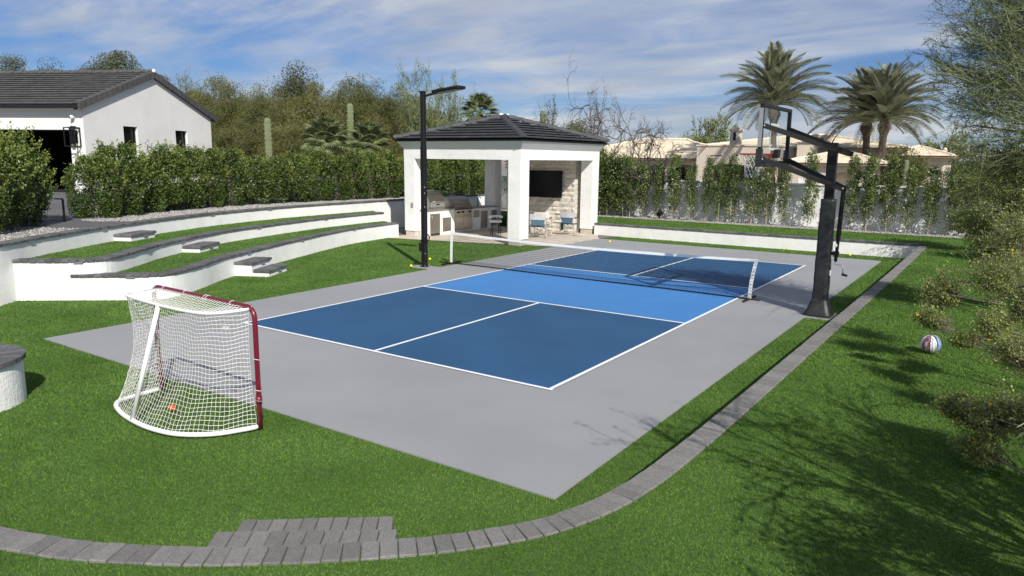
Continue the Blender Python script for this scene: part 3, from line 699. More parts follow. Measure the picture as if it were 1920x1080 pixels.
def folding_chair(label, loc, rz, mback, mseat, bag):
    """director's chair; local +y is where the sitter faces"""
    s = thing('folding_chair', label, 'chair', loc, rz); t = .011
    for x in (-.27, .27):
        MB().tube([(x, -.20, .86), (x, -.19, .62), (x, -.20, .60)], t, 8).build('back_post', M_alu, s)
        MB().tube([(x, -.21, .015), (x, -.21, .60), (x, -.17, .64), (x, .18, .64), (x, .22, .60), (x, .22, .05), (x, .19, .015), (x, -.19, .015), (x, -.21, .03)], t, 8).build('side_frame', M_alu, s)
        MB().box(x-.025, x+.025, -.17, .2, .648, .672, .006).build('armrest', M_canvask, s)
    for y in (-.15, .17):
        MB().tube([(-.27, y, .05), (.25, y+.01, .44)], .009, 6).build('cross_brace', M_alu, s)
        MB().tube([(.27, y+.02, .05), (-.25, y+.03, .44)], .009, 6).build('cross_brace', M_alu, s)
    n = 7; V = []; 
    for j in range(5):
        for i in range(n): V.append((-.26+.52*i/(n-1), -.2+.42*j/4, .45-.03*math.sin(math.pi*i/(n-1))-.012*math.sin(math.pi*j/4)))
    V += [(x, y, z-.012) for x, y, z in V]; q = 5*n
    Fc = [(j*n+i, j*n+i+1, (j+1)*n+i+1, (j+1)*n+i) for j in range(4) for i in range(n-1)]
    Fc += [tuple(q+k for k in reversed(f)) for f in Fc]
    MB().add(V, Fc).build('seat', mseat, s)
    V = []
    for k in range(2):
        for i in range(n): V.append((-.285+.57*i/(n-1), -.21-.04*math.sin(math.pi*i/(n-1)), .66+.21*k))
    V += [(x, y-.014, z) for x, y, z in V]
    Fc = [(i, i+1, n+i+1, n+i) for i in range(n-1)]+[(2*n+i, 3*n+i, 3*n+i+1, 2*n+i+1) for i in range(n-1)]+[(n+i, n+i+1, 3*n+i+1, 3*n+i) for i in range(n-1)]+[(i, 2*n+i, 2*n+i+1, i+1) for i in range(n-1)]
    MB().add(V, Fc).build('backrest', mback, s)
    if mseat is M_canvasb:
        MB().add([(-.2, -.2, .46), (.2, -.2, .46), (.24, -.235, .66), (-.24, -.235, .66), (-.2, -.212, .46), (.2, -.212, .46), (.24, -.247, .66), (-.24, -.247, .66)], [(0, 1, 2, 3), (7, 6, 5, 4), (0, 4, 5, 1), (3, 2, 6, 7)]).build('lower_back', mseat, s)
    if bag: MB().box(-.315, -.283, -.17, .18, .16, .46, .012).build('side_pouch', M_canvask, s)
    return s
folding_chair('folding director chair with blue seat and grey back beside the front pavilion column', (-6.33, 7.82, .011), .5, M_canvasg, M_canvasb, True)
folding_chair('folding director chair with blue seat and grey back beside the far pavilion column', (-5.98, 9.42, .011), .15, M_canvasg, M_canvasb, True)
folding_chair('folding chair with cream back tucked behind the blue chair by the stone wall', (-6.62, 8.62, .011), .3, M_cream, M_cream, False)

# ------------------------------------------------------------------ court light on its pole
lp = thing('light_pole', 'tall black court light pole with flat lamp head beside the net', 'light pole', (-4.95, .13, 0))
MB().box(-.062, .062, -.062, .062, 0, 3.05, .008).build('pole', M_black, lp)
MB().box(-.055, .055, -.055, .055, 3.04, 4.41, .008).build('upper_pole', M_black, lp)
MB().box(-.085, .085, -.085, .085, 0, .025, .004).build('base_plate', M_black, lp)
for s in (-1, 1):
    for q in (-1, 1): MB().cyl((s*.068, q*.068, .02), (s*.068, q*.068, .045), .012, 6).build('bolt', M_alu, lp)
MB().box(-.07, .07, -.07, .07, 4.40, 4.425, .004).build('pole_cap', M_black, lp)
MB().bar((.04, 0, 4.30), (.52, 0, 4.385), .05, .045).build('arm', M_black, lp)
hd = MB().box(-.42, .42, -.16, .16, -.035, .035, .015, Matrix.Translation((.82, 0, 4.43)) @ Matrix.Rotation(-.10, 4, 'Y')).build('lamp_head', M_black, lp)
MB().box(-.3, .36, -.13, .13, -.045, -.036, 0, Matrix.Translation((.82, 0, 4.43)) @ Matrix.Rotation(-.10, 4, 'Y')).build('lens', mat('led_lens', (.05, .05, .05), .3, .2, 20), hd)
MB().box(-.02, .16, -.05, .05, .03, .07, .01, Matrix.Translation((.5, 0, 4.39)) @ Matrix.Rotation(-.10, 4, 'Y')).build('driver_box', M_black, lp)
MB().box(-.115, -.055, -.10, .02, .40, .62, .01).build('control_box', M_black, lp)
MB().box(-.095, -.06, -.05, .03, .65, .70, .004).build('bracket', M_black, lp)
for k in range(3):
    MB().tube([(.10+.008*k, -.03+.10*math.cos(a), .76+.09*math.sin(a)) for a in np.linspace(0, 6.283, 19)[:-1]], .011, 6, closed=True).build('cable_coil', M_black, lp)
for z in (1.55, 1.9, 2.05, .8, .35): MB().ball((.066, -.05, z), .014, 8, 6).build('screw', M_alu, lp)

# ------------------------------------------------------------------ basketball hoop
HPX, HPY = 4.74, .10
hp = thing('basketball_hoop', 'black basketball hoop with glass backboard on a padded pole at the court edge', 'basketball hoop', (HPX, HPY, 0))
MB().box(-.078, .078, -.078, .078, 0, 3.14, .01).build('pole', M_black, hp)
# padding: a fluted cover with slack creases
V = []; nz = 40
for i in range(nz+1):
    z = .24+(2.14-.24)*i/nz
    for k in range(24):
        a = 2*math.pi*k/24; c, s = math.cos(a), math.sin(a); q = max(abs(c), abs(s)); rr = (.122+.012*(1-z/2.2))/q**.75
        rr *= 1+.020*math.sin(9*z+3.1*a)+.014*math.sin(21*z-5*a)
        V.append((rr*c, rr*s, z))
F = [(i*24+k, i*24+(k+1) % 24, (i+1)*24+(k+1) % 24, (i+1)*24+k) for i in range(nz) for k in range(24)]+[tuple(range(23, -1, -1)), tuple(range(nz*24, nz*24+24))]
MB().add(V, F, True).build('pole_padding', M_blackpad, hp)
V = []
for z, w_ in ((0, .235), (.03, .235), (.15, .185), (.29, .138), (.31, .13)):
    for k in range(24):
        a = 2*math.pi*k/24; c, s = math.cos(a), math.sin(a); q = max(abs(c), abs(s)); rr = w_/q**.9*(1+.012*math.sin(7*a+9*z)); V.append((rr*c, rr*s, z))
F = [(i*24+k, i*24+(k+1) % 24, (i+1)*24+(k+1) % 24, (i+1)*24+k) for i in range(4) for k in range(24)]+[tuple(range(23, -1, -1)), tuple(range(96, 120))]
MB().add(V, F, True).build('base_skirt', M_blackpad, hp)
BX = 3.71-HPX; BYA, BYB = -.83-HPY, 1.05-HPY; BZ = (2.75, 3.80)
bb = empty('backboard', (BX, 0, 0)); bb.parent = hp
for y in (BYA, BYB): MB().box(-.035, .035, y-.03, y+.03, *BZ, .006).build('side_frame', M_black if y > 0 else M_black, bb)
MB().box(-.040, .030, BYA-.036, BYA-.0305, BZ[0]+.30, BZ[1]-.08).build('edge_trim', M_alu, bb)
for z in (BZ[0]+.03, BZ[1]-.03): MB().box(-.034, .034, BYA+.03, BYB-.03, z-.03, z+.03, .004).build('cross_frame', M_black, bb)
MB().box(-.006, .006, BYA+.03, BYB-.03, BZ[0]+.06, BZ[1]-.06).build('glass', M_glass, bb)
for a, b, c, d in ((-.30, .30, 3.44, 3.485), (-.30, .30, 3.0, 3.045), (-.30, -.255, 3.046, 3.439), (.255, .30, 3.046, 3.439)):
    MB().box(-.010, -.0065, a, b, c, d).build('target_line', M_line, bb)
MB().box(-.055, .05, BYA-.05, BYA+.26, BZ[0]-.05, BZ[0]+.26, .02).build('edge_pad', M_blackpad, bb) if False else MB().prism([(-.055, BYA-.05), (.045, BYA-.05), (.045, BYA+.05), (-.055, BYA+.05)], BZ[0]-.05, BZ[0]+.27).build('edge_pad', M_blackpad, bb)
MB().prism([(-.055, BYB-.05), (.045, BYB-.05), (.045, BYB+.05), (-.055, BYB+.05)], BZ[0]-.05, BZ[0]+.27).build('edge_pad', M_blackpad, bb)
MB().box(-.055, .045, BYA+.051, BYB-.051, BZ[0]-.05, BZ[0]+.012, .008).build('edge_pad', M_blackpad, bb)
rim = empty('rim', (BX, 0, 2.93)); rim.parent = hp
rc = (-.385, 0, 0)
MB().tube([(rc[0]+.229*math.cos(a), .229*math.sin(a), 0) for a in np.linspace(0, 2*math.pi, 33)[:-1]], .014, 8, closed=True).build('hoop_ring', M_red, rim)
MB().box(-.17, -.012, -.09, .09, -.06, .012, .008).build('bracket', M_red, rim)
MB().box(.012, .10, -.08, .08, -.07, .09, .01).build('rear_mount', M_black, rim)
for s in (-1, 1): MB().bar((-.03, s*.085, -.05), (rc[0]+.12, s*.19, -.008), .014).build('brace', M_red, rim)
mb = MB(); n = 12
def np_(k, j):
    r = [.226, .19, .155, .135, .128, .125][j]; a = 2*math.pi*(k+.5*(j % 2))/n
    return (rc[0]+r*math.cos(a), r*math.sin(a), -.01-.085*j+R.uniform(-.008, .008))
G = [[np_(k, j) for k in range(n)] for j in range(6)]
for j in range(5):
    for k in range(n):
        k2 = (k+1) % n if j % 2 else (k-1) % n
        mb.tube([G[j][k], G[j+1][k]], .0045, 5, cap=False); mb.tube([G[j][k], G[j+1][k2]], .0045, 5, cap=False)
mb.build('net', mat('worn_net', (.55, .55, .54), .85), rim)
for y, s in ((BYA+.03, -1), (BYB-.03, 1)):
    MB().bar((BX+.02, y*.93, 3.42), (.30, s*.115, 2.94), .045, .085).build('upper_arm', M_black, hp)
    MB().bar((BX+.02, y*.93, 2.84), (.24, s*.115, 2.33), .045, .085).build('lower_arm', M_black, hp)
for p in ((0, 3.07), (0, 2.44)): MB().cyl((p[0], -.14, p[1]), (p[0], .14, p[1]), .018, 10).build('pivot_bolt', M_alu, hp)
for x, y, z in ((BX+.04, BYA*.93-.03, 3.415), (BX+.04, BYA*.93-.03, 2.835), (.24, -.14, 2.34)): MB().ball((x, y, z), .018, 8, 6).build('bolt_head', M_alu, hp)
MB().cyl((.235, 0, 2.36), (.215, 0, 1.42), .040, 14).build('actuator_sleeve', M_black, hp)
MB().cyl((.218, 0, 1.45), (.205, 0, 1.02), .030, 14).build('actuator_tube', M_black, hp)
MB().box(.085, .25, -.05, .05, 1.13, 1.20, .006).build('actuator_bracket', M_black, hp)
MB().box(.165, .215, -.036, .036, 1.28, 1.34, .004).build('height_tag', M_white, hp)
MB().tube([(.205, 0, 1.03), (.205, -.01, .97), (.30, -.03, .965), (.34, -.04, .93), (.36, -.05, .80)], .010, 8).build('crank_handle', M_alu, hp)
MB().cyl((.34, -.05, .80), (.43, -.07, .785), .022, 10).build('crank_grip', M_black, hp)
for z in (.75, 1.05): MB().box(.13, .150, -.05, -.01, z, z+.18 if z > 1 else z+.10, .004).build('strap_label', M_white, hp)

# ------------------------------------------------------------------ portable pickleball net
na, nb = np.array([-4.76, .99]), np.array([3.25, .79]); nd = nb-na; NL = np.linalg.norm(nd); nd /= NL
pn = thing('court_net', 'portable net with white top band and end posts stretched across the court', 'net', (na[0], na[1], 0), math.atan2(nd[1], nd[0]))
def top(x): return .845-.065*(1-(2*x/NL-1)**2)
def post(x, s): return [(x+s*(.10*(z/.85)**2-.0), 0, z) for z in np.linspace(.01, .85, 9)]
for x, s in ((0, .25), (NL, 1)):
    P = post(x, s); V = []
    for p in P:
        for dx, dy in ((-.035, -.008), (.035, -.008), (.035, .008), (-.035, .008)): V.append((p[0]+dx, dy, p[2]))
    m_ = len(P); F = [(i*4+k, i*4+(k+1) % 4, (i+1)*4+(k+1) % 4, (i+1)*4+k) for i in range(m_-1) for k in range(4)]+[(3, 2, 1, 0), tuple(range(4*m_-4, 4*m_))]
    ps = MB().add(V, F).build('end_band', M_white, pn)
    if s == 1:
        txt = 'PICKLEBALL'                                  # dark lettering running up the band
        for k, ch in enumerate(txt):
            c = bpy.data.curves.new('letter', 'FONT'); c.body = ch; c.size = .062; c.align_x = 'CENTER'; c.align_y = 'CENTER'
            z = .12+.066*k; t_ = bpy.data.objects.new('letter', c); COL.objects.link(t_); bpy.context.view_layer.update()
            me = bpy.data.meshes.new_from_object(t_.evaluated_get(bpy.context.evaluated_depsgraph_get())); bpy.data.objects.remove(t_); me.materials.clear(); me.materials.append(M_black)
            o = link(bpy.data.objects.new('letter', me), ps); o.location = (x+.10*(z/.85)**2, -.0095, z); o.rotation_euler = (math.pi/2, -math.pi/2, 0)
    MB().tube([(q[0], .012, q[2]) for q in P], .014, 8).build('end_post', M_white, pn)
    MB().bar((x, -.38, .02), (x, .38, .02), .035).build('foot', M_black, pn)
ns = 60; V = []
for i in range(ns+1):
    x = NL*i/ns; xx = x+(.025+(.10-.025)*i/ns)
    zt = top(x)
    for dy, z in ((-.009, zt), (.009, zt), (.009, zt-.052), (-.009, zt-.052)): V.append((xx, dy, z))
F = [(i*4+k, i*4+(k+1) % 4, (i+1)*4+(k+1) % 4, (i+1)*4+k) for i in range(ns) for k in range(4)]+[(3, 2, 1, 0), tuple(range(4*ns, 4*ns+4))]
MB().add(V, F).build('top_band', M_white, pn)
MB().tube([(x, 0, .022+.006*math.sin(x*1.3)) for x in np.linspace(-.42, NL+.22, 40)], .014, 6).build('bottom_bar', M_black, pn)
mb = MB(); cell = .0465; nx = int(NL/cell); nzr = 16; r_ = .0021
def gpt(i, j):
    x = NL*i/nx; t = j/nzr; sk = (.025+(.10-.025)*x/NL); zt = top(x)-.05
    return Vector((x+sk*(t*zt/.85)**2, .010*math.sin(x*.9+2*t)*(1-t), .03+(zt-.03)*t))
def strand(pts, r=r_):
    V = []; 
    for p in pts: V += [(p.x-r, p.y, p.z-r), (p.x+r, p.y-r, p.z), (p.x, p.y+r, p.z+r)]
    m_ = len(pts); mb.add(V, [(i*3+k, i*3+(k+1) % 3, (i+1)*3+(k+1) % 3, (i+1)*3+k) for i in range(m_-1) for k in range(3)])
for i in range(nx+1): strand([gpt(i, j) for j in range(0, nzr+1, 2)])
for j in range(nzr+1): strand([gpt(i, j) for i in range(0, nx+1, 3)]+[gpt(nx, j)])
mb.build('net_mesh', M_netblack, pn)

# ------------------------------------------------------------------ street hockey goal
gl = thing('hockey_goal', 'hockey goal with maroon front posts and white netting on the lawn', 'hockey goal')
GL, GR_, GH = np.array([-.72, -9.50]), np.array([1.27, -9.585]), 1.285; gz = .012
ux = GR_-GL; ux = ux/np.linalg.norm(ux); uy = np.array([ux[1], -ux[0]])        # uy points to the back of the goal
def gp(a, b, z): p = GL+ux*a+uy*b; return (p[0], p[1], z)
GW = np.linalg.norm(GR_-GL); r = .0265; c_ = .11
P = [gp(0, 0, gz)]+[gp(0, 0, z) for z in (.3, .7, GH-c_)]+[gp(c_-c_*math.cos(a), 0, GH-c_+c_*math.sin(a)) for a in np.linspace(.3, 1.57, 6)]
P += [gp(x, 0, GH) for x in np.linspace(c_+.2, GW-c_-.2, 5)]+[gp(GW-c_+c_*math.sin(a), 0, GH-c_+c_*math.cos(a)) for a in np.linspace(0, 1.27, 6)]+[gp(GW, 0, z) for z in (GH-c_, .7, .3, gz)]
MB().tube(P, r, 14).build('front_frame', M_maroon, gl)
base = smooth([gp(.0, .03, .035), gp(.02, .30, .035), gp(.10, .56, .035), gp(.40, .68, .035), gp(.80, .735, .035), gp(1.2, .73, .035), gp(1.55, .64, .035), gp(1.82, .42, .035), gp(GW-.03, .12, .035), gp(GW-.01, .03, .035)], .05)
MB().tube([tuple(p) for p in base], .026, 10).build('base_bar', M_white, gl)
shelf = smooth([gp(.05, .03, GH-.012), gp(.11, .30, GH-.02), gp(.16, .395, GH-.025), gp(.42, .43, GH-.03), gp(1.0, .45, GH-.03), gp(1.5, .43, GH-.03), gp(1.76, .37, GH-.025), gp(1.88, .22, GH-.02), gp(GW-.05, .03, GH-.012)], .05)
MB().tube([tuple(p) for p in shelf], .017, 10).build('top_bar', M_white, gl)
MB().tube([gp(.97, .45, GH-.03), gp(.80, .735, .04)], .024, 10).build('rear_post', M_white, gl)
for s in (0, GW): MB().tube([gp(s, 0, .28), gp(s, 0, .36)], .0335, 14).build('joint_sleeve', M_maroon, gl)
for k, (a, z) in enumerate(((1.74, 1.075), (1.79, 1.08))): MB().add([gp(a, .2, z), gp(a+.045, .2, z), gp(a+.045, .2, z+.03), gp(a, .2, z+.03), gp(a, .205, z), gp(a+.045, .205, z), gp(a+.045, .205, z+.03), gp(a, .205, z+.03)], [(0, 1, 2, 3), (7, 6, 5, 4), (0, 4, 5, 1), (1, 5, 6, 2), (2, 6, 7, 3), (3, 7, 4, 0)]).build('net_tag', M_white, gl)
SH = resample(shelf, .05); BA = base
nu = 58; nv = 29
def cur(Q, n):
    s = cum(Q); t = np.linspace(0, s[-1], n+1); return np.stack([np.interp(t, s, Q[:, k]) for k in range(3)], 1)
Tc, Bc = cur(shelf, nu), cur(base, nu); back3 = np.array([uy[0], uy[1], 0])
mb = MB(); r_ = .0026
G = []
for j in range(nv+1):
    v = j/nv; row = Tc*(1-v)+Bc*v; u = np.linspace(0, 1, nu+1)
    sag = -(.14*np.sin(math.pi*v)*np.sin(math.pi*u)**.6)
    row = row+back3[None]*sag[:, None]+np.array([ux[0], ux[1], 0])[None]*(.05*np.sin(math.pi*v)*(np.cos(math.pi*u)))[:, None]
    row[:, 2] += .010*np.sin(u*37+v*11); G.append(row)
G = np.array(G); G += NR.normal(0, .0022, G.shape)
def strand3(pts, r):
    V = []
    for p in pts: V += [(p[0]-r, p[1], p[2]-r*.6), (p[0]+r, p[1]-r*.3, p[2]-r*.3), (p[0]+r*.3, p[1]+r, p[2]), (p[0], p[1]-r*.2, p[2]+r)]
    m_ = len(pts); mb.add(V, [(i*4+k, i*4+(k+1) % 4, (i+1)*4+(k+1) % 4, (i+1)*4+k) for i in range(m_-1) for k in range(4)])
for j in range(nv+1): strand3(G[j], r_)
for i in range(nu+1): strand3(G[:, i], r_)
# roof of the net between crossbar and top bar, and side lacing
mid = [np.array(gp(x, .0, GH+.012)) for x in np.linspace(.04, GW-.04, 41)]
Tm = cur(shelf, 40); H = [[mid[i]*(1-k/9)+(Tm[i])*(k/9)+np.array([0, 0, -.03*math.sin(math.pi*k/9)]) for i in range(41)] for k in range(10)]
for k in range(10): strand3(H[k], r_)
for i in range(41): strand3([H[k][i] for k in range(10)], r_)
for s in (0, GW):
    for z in (.31, .42, .75): mb.tube([gp(s+.033*math.cos(a), .033*math.sin(a), z+.01*math.sin(a)) for a in np.linspace(0, 6.283, 9)[:-1]], .003, 4, closed=True)
for a0 in (.25, .7, 1.1, 1.15, 1.6): mb.tube([gp(a0+.01*math.sin(a), .033*math.cos(a), GH+.033*math.sin(a)) for a in np.linspace(0, 6.283, 9)[:-1]], .003, 4, closed=True)
mb.build('net_mesh', M_cord, gl)
ob = thing('street_hockey_ball', 'orange street hockey ball lying inside the hockey goal', 'ball', (.06, -9.83, .05))
MB().ball((0, 0, 0), .036, 20, 12).build('ball_shell', M_orange, ob)

# ------------------------------------------------------------------ balls
def holed_ball(name, r, m):
    bm = bmesh.new(); bmesh.ops.create_icosphere(bm, subdivisions=3, radius=r)
    for f in bm.faces: f.smooth = True
    dirs = []
    n = 26
    for k in range(n):
        y = 1-2*(k+.5)/n; a = k*2.39996; dirs.append(Vector((math.sqrt(1-y*y)*math.cos(a), y, math.sqrt(1-y*y)*math.sin(a))))
    for v in bm.verts:
        if any(v.co.normalized().dot(d) > math.cos(.10) for d in dirs): v.co *= .82
    me = bpy.data.meshes.new(name); bm.to_mesh(me); bm.free(); me.materials.append(m); return me
pbm = holed_ball('pickleball', .038, M_yellow)
for lab, x, y, z in (('yellow pickleball on the grey court edge close to the pavilion patio', -3.69, 8.226, .038), ('yellow pickleball on the grass strip below the straight low wall', 1.733, 9.95, .05),
                     ('yellow pickleball on the far grass strip behind the basketball hoop pole', 3.638, 9.619, .05), ('yellow pickleball lying against the paver curb', 5.19, 4.35, .05),
                     ('yellow pickleball on the turf behind the light pole beside the net end', -5.55, 1.034, .05), ('yellow pickleball on the turf in front of the light pole base', -5.088, -.235, .05)):
    if 'curb' in lab: x = 5.30
    o = inst(pbm, 'pickleball', (x, y, z), R.random()*6, rot=(R.random(), R.random(), R.random())); tag(o, lab, 'ball', 'yellow pickleballs scattered around the court')

def basketball(loc):
    r = .121; b = thing('basketball', 'pink, white and blue basketball resting on the raised lawn', 'basketball', loc)
    axis_z = Vector((.62, .50, .62))
    q = Matrix.Rotation(math.radians(0), 3, 'Z')
    cols = [mat('ball_pink', (.36, .15, .20), .38, .15, 30), M_bb_white, mat('ball_blue', (.05, .13, .30), .4, .5, 40, col2=(.25, .33, .5)), M_bb_white, mat('ball_pink', (.36, .15, .20)), M_bb_white, MATS.get('ball_blue') or M_bb_white, M_bb_white]
    cols[6] = MATS['ball_blue']; nl = 8
    for k in range(nl):
        a0 = 2*math.pi*k/nl; mb = MB(); V = []; m_ = 18; w_ = 6
        for i in range(m_+1):
            t = math.pi*i/m_
            for j in range(w_+1):
                a = a0+2*math.pi/nl*(j/w_); g = 1 if 0 < j < w_ else .985
                V.append((r*g*math.sin(t)*math.cos(a), r*g*math.sin(t)*math.sin(a), r*g*math.cos(t)))
        mb.add(V, [(i*(w_+1)+j, i*(w_+1)+j+1, (i+1)*(w_+1)+j+1, (i+1)*(w_+1)+j) for i in range(m_) for j in range(w_)], True).build('panel', cols[k], b)
    for k in range(4):
        a = math.pi*k/4; MB().tube([(r*.993*math.sin(t)*math.cos(a), r*.993*math.sin(t)*math.sin(a), r*.993*math.cos(t)) for t in np.linspace(0, 2*math.pi, 49)[:-1]], .0032, 6, closed=True).build('seam', M_black, b)
    def wrap(txt, lon, lat0, size, m):
        c = bpy.data.curves.new('lettering', 'FONT'); c.body = txt; c.size = size; c.align_x = 'CENTER'; c.align_y = 'CENTER'; c.resolution_u = 3
        t = bpy.data.objects.new('lettering', c); COL.objects.link(t); bpy.context.view_layer.update()
        me = bpy.data.meshes.new_from_object(t.evaluated_get(bpy.context.evaluated_depsgraph_get())); bpy.data.objects.remove(t)
        for v in me.vertices:
            lat, lo = lat0+v.co.x/r, lon-v.co.y/r/max(.3, math.cos(lat0)); rr = r*1.004      # text runs along a meridian
            v.co = (rr*math.cos(lat)*math.cos(lo), rr*math.cos(lat)*math.sin(lo), rr*math.sin(lat))
        me.materials.clear(); me.materials.append(m); link(bpy.data.objects.new('lettering', me), b)
    h = math.pi/nl
    wrap('Baden', h, 0, .052, M_line); wrap('PERFECTION', 3*h-.12, 0, .026, M_black); wrap('PERFORMANCE', 3*h+.16, -.02, .022, M_black)
    wrap('Baden', 9*h, 0, .052, M_line); wrap('PERFECTION', 11*h-.12, 0, .026, M_black)
    return b
bk = basketball((6.815, -3.60, Z_LAWN+.128))
d = Vector(CAM)-Vector((6.815, -3.6, .53)); az = math.atan2(d.y, d.x)
bk.rotation_euler = (0, 0, az-math.pi/4+.06)
bk.rotation_euler = (Matrix.Rotation(az, 3, 'Z') @ Matrix.Rotation(.05, 3, 'X') @ Matrix.Rotation(.15, 3, 'Y') @ Matrix.Rotation(-math.pi/4-.06, 3, 'Z')).to_euler()

# ------------------------------------------------------------------ small garden lights
bl = thing('path_light', 'slim black path light with bent top beside the driveway', 'path light', (-12.35, -5.2, Z_UP))
MB().box(-.022, .022, -.022, .022, 0, .57, .003).build('post', M_black, bl); MB().bar((.015, 0, .585), (-.15, -.12, .585), .05, .03).build('lamp_arm', M_black, bl)
ul = thing('spot_light', 'round black garden spotlight on the gravel under the slim trees', 'spotlight', (-4.25, 13.75, .42))
MB().cyl((0, 0, 0), (0, 0, .16), .018, 8).build('stake', M_black, ul); MB().cyl((0, -.09, .20), (0, .09, .27), .10, 16, .12).build('lamp_head', M_black, ul)

# ------------------------------------------------------------------ white house with garage
hc = np.array([-25.46, 1.78]); hd_ = np.array([.91, .415]); he = np.array([-.415, .91]); hz = Z_UP; HGW = 9.5; EAV = 4.88; APX = 6.58
ho = thing('white_house', 'white stucco house with dark tile gable roof and open garage', 'house', (hc[0], hc[1], 0), math.atan2(hd_[1], hd_[0]))
# local: x along the front (negative = away), y into the house, z up; front wall y=0, gable wall x=0
LEN = 16
def hbox(x0, x1, y0, y1, z0, z1, nm, m, par=ho, c=0): return MB().box(x0, x1, y0, y1, z0, z1, c).build(nm, m, par)
G1, G0 = -.70, -6.2; DT = 3.79
fw = MB(); fw.box(G1, 0, 0, .3, hz-.3, EAV); fw.box(G0, G1, 0, .3, DT, EAV); fw.box(-LEN, G0, 0, .3, hz-.3, EAV); fw.build('front_wall', M_stucco2, ho)
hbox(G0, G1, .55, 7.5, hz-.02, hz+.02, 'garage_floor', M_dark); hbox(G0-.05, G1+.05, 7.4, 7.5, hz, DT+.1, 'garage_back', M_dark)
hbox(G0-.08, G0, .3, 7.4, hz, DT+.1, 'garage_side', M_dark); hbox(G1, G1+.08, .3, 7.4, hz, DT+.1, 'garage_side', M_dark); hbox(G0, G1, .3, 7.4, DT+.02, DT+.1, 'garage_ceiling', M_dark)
wins = [(2.45, 3.42, 2.75, 4.05), (6.30, 7.30, 2.75, 4.0)]
ys = [.3, 2.45, 3.42, 6.30, 7.30, HGW]
gw = MB()
def gpoly(y0, y1, z0, z1a, z1b):
    V = [(x, *p) for x in (-.3, 0) for p in ((y0, z0), (y1, z0), (y1, z1b), (y0, z1a))]
    gw.add(V, [(0, 1, 2, 3), (7, 6, 5, 4)]+[(i, (i+1) % 4, (i+1) % 4+4, i+4) for i in range(4)])
rf = lambda y: EAV+(APX-EAV)*(1-abs(y-HGW/2)/(HGW/2))-.05
for a, b in zip(ys[:-1], ys[1:]):
    cuts = [a, b] if not (a < HGW/2 < b) else [a, HGW/2, b]
    w_ = [q for q in wins if q[0] == a]
    for p, q in zip(cuts[:-1], cuts[1:]):
        if w_: gpoly(p, q, hz-.3, w_[0][2], w_[0][2]); gpoly(p, q, w_[0][3], rf(p), rf(q))
        else: gpoly(p, q, hz-.3, rf(p), rf(q))
gw.build('gable_wall', M_stucco2, ho)
for a, b, c, d in wins:
    wn = MB().box(-.2, -.17, a, b, c, d).build('window', M_glassd, ho)
    for k, (y0, y1, z0, z1) in enumerate(((a, a+.06, c, d), (b-.06, b, c, d), (a+.06, b-.06, c, c+.06), (a+.06, b-.06, d-.06, d), (a+.06, b-.06, (c+d)/2-.02, (c+d)/2+.02))):
        MB().box(-.169, -.13, y0, y1, z0, z1).build('frame', M_black, wn)
sl_ = (APX-EAV)/(HGW/2); ovh = .35
rfm = MB()
for s in (0, 1):
    y0, y1 = (-ovh, HGW/2) if s == 0 else (HGW+ovh, HGW/2)
    z0 = EAV-sl_*ovh
    V = [(x, y, z+h) for h in (-.02, .06) for x, y, z in ((-LEN, y0, z0), (.12, y0, z0), (.12, y1, APX), (-LEN, y1, APX))]
    rfm.add(V, [(3, 2, 1, 0), (4, 5, 6, 7)]+[(i, (i+1) % 4, (i+1) % 4+4, i+4) for i in range(4)])
hroof = rfm.build('roof', M_fascia, ho)
jt = MB(); tiles((-LEN, -ovh-.02, EAV-sl_*ovh+.065), (1, 0), (0, 1), LEN+.12, HGW/2+ovh, sl_, False, None, .33, .36, jt)
tag(jt.build('roof_tiles', M_rooftile2, hroof), kind='stuff')
jt = MB(); tiles((.12, HGW+ovh+.02, EAV-sl_*ovh+.065), (-1, 0), (0, -1), LEN+.12, HGW/2+ovh, sl_, False, None, .33, .36, jt)
tag(jt.build('roof_tiles', M_rooftile2, hroof), kind='stuff')
for y0, s in ((-ovh, 1), (HGW+ovh, -1)):            # rake tiles along the gable edge
    n = 15; run = HGW/2+ovh
    for k in range(n):
        ya, yb = y0+s*run*k/n, y0+s*run*(k+1.12)/n; za, zb = EAV-sl_*ovh+sl_*run*k/n, EAV-sl_*ovh+sl_*run*(k+1.12)/n; l0, l1 = .16, .125
        V = [(x, y, z) for x in (-.12, .17) for y, z in ((ya, za-.16), (yb, zb-.16), (yb, zb+l1), (ya, za+l0))]
        MB().add(V, [(0, 1, 2, 3), (7, 6, 5, 4)]+[(i, (i+1) % 4, (i+1) % 4+4, i+4) for i in range(4)]).build('rake_tile', M_rooftile2, hroof)
cap_row((.1, HGW/2, APX+.09), (-LEN, HGW/2, APX+.09), hroof, 36, m=M_rooftile2)
MB().ball((.12, HGW/2, APX+.16), .10, 10, 8).build('mortar_cap', M_white, hroof)
MB().box(-LEN, .1, -ovh-.06, -ovh, EAV-sl_*ovh-.10, EAV-sl_*ovh+.02).build('gutter', M_fascia, hroof)
MB().add([(-LEN, 0, EAV-.32), (0, 0, EAV-.32), (.02, -.30, EAV-.10), (-LEN, -.30, EAV-.10), (-LEN, 0, EAV), (0, 0, EAV), (.02, -.30, EAV-.02), (-LEN, -.30, EAV-.02)], [(0, 1, 2, 3), (7, 6, 5, 4), (0, 4, 5, 1), (1, 5, 6, 2), (2, 6, 7, 3), (3, 7, 4, 0)]).build('cornice', M_cornice, ho)
lt = thing('wall_lantern', 'black box-frame lantern fixed beside the garage opening', 'lantern', (*(hc+hd_*-.42), 3.08), math.atan2(hd_[1], hd_[0]))
for x in (-.24, .24):
    for y in (-.36, -.04): MB().box(x-.02, x+.02, y-.02, y+.02, 0, .80).build('frame_post', M_black, lt)
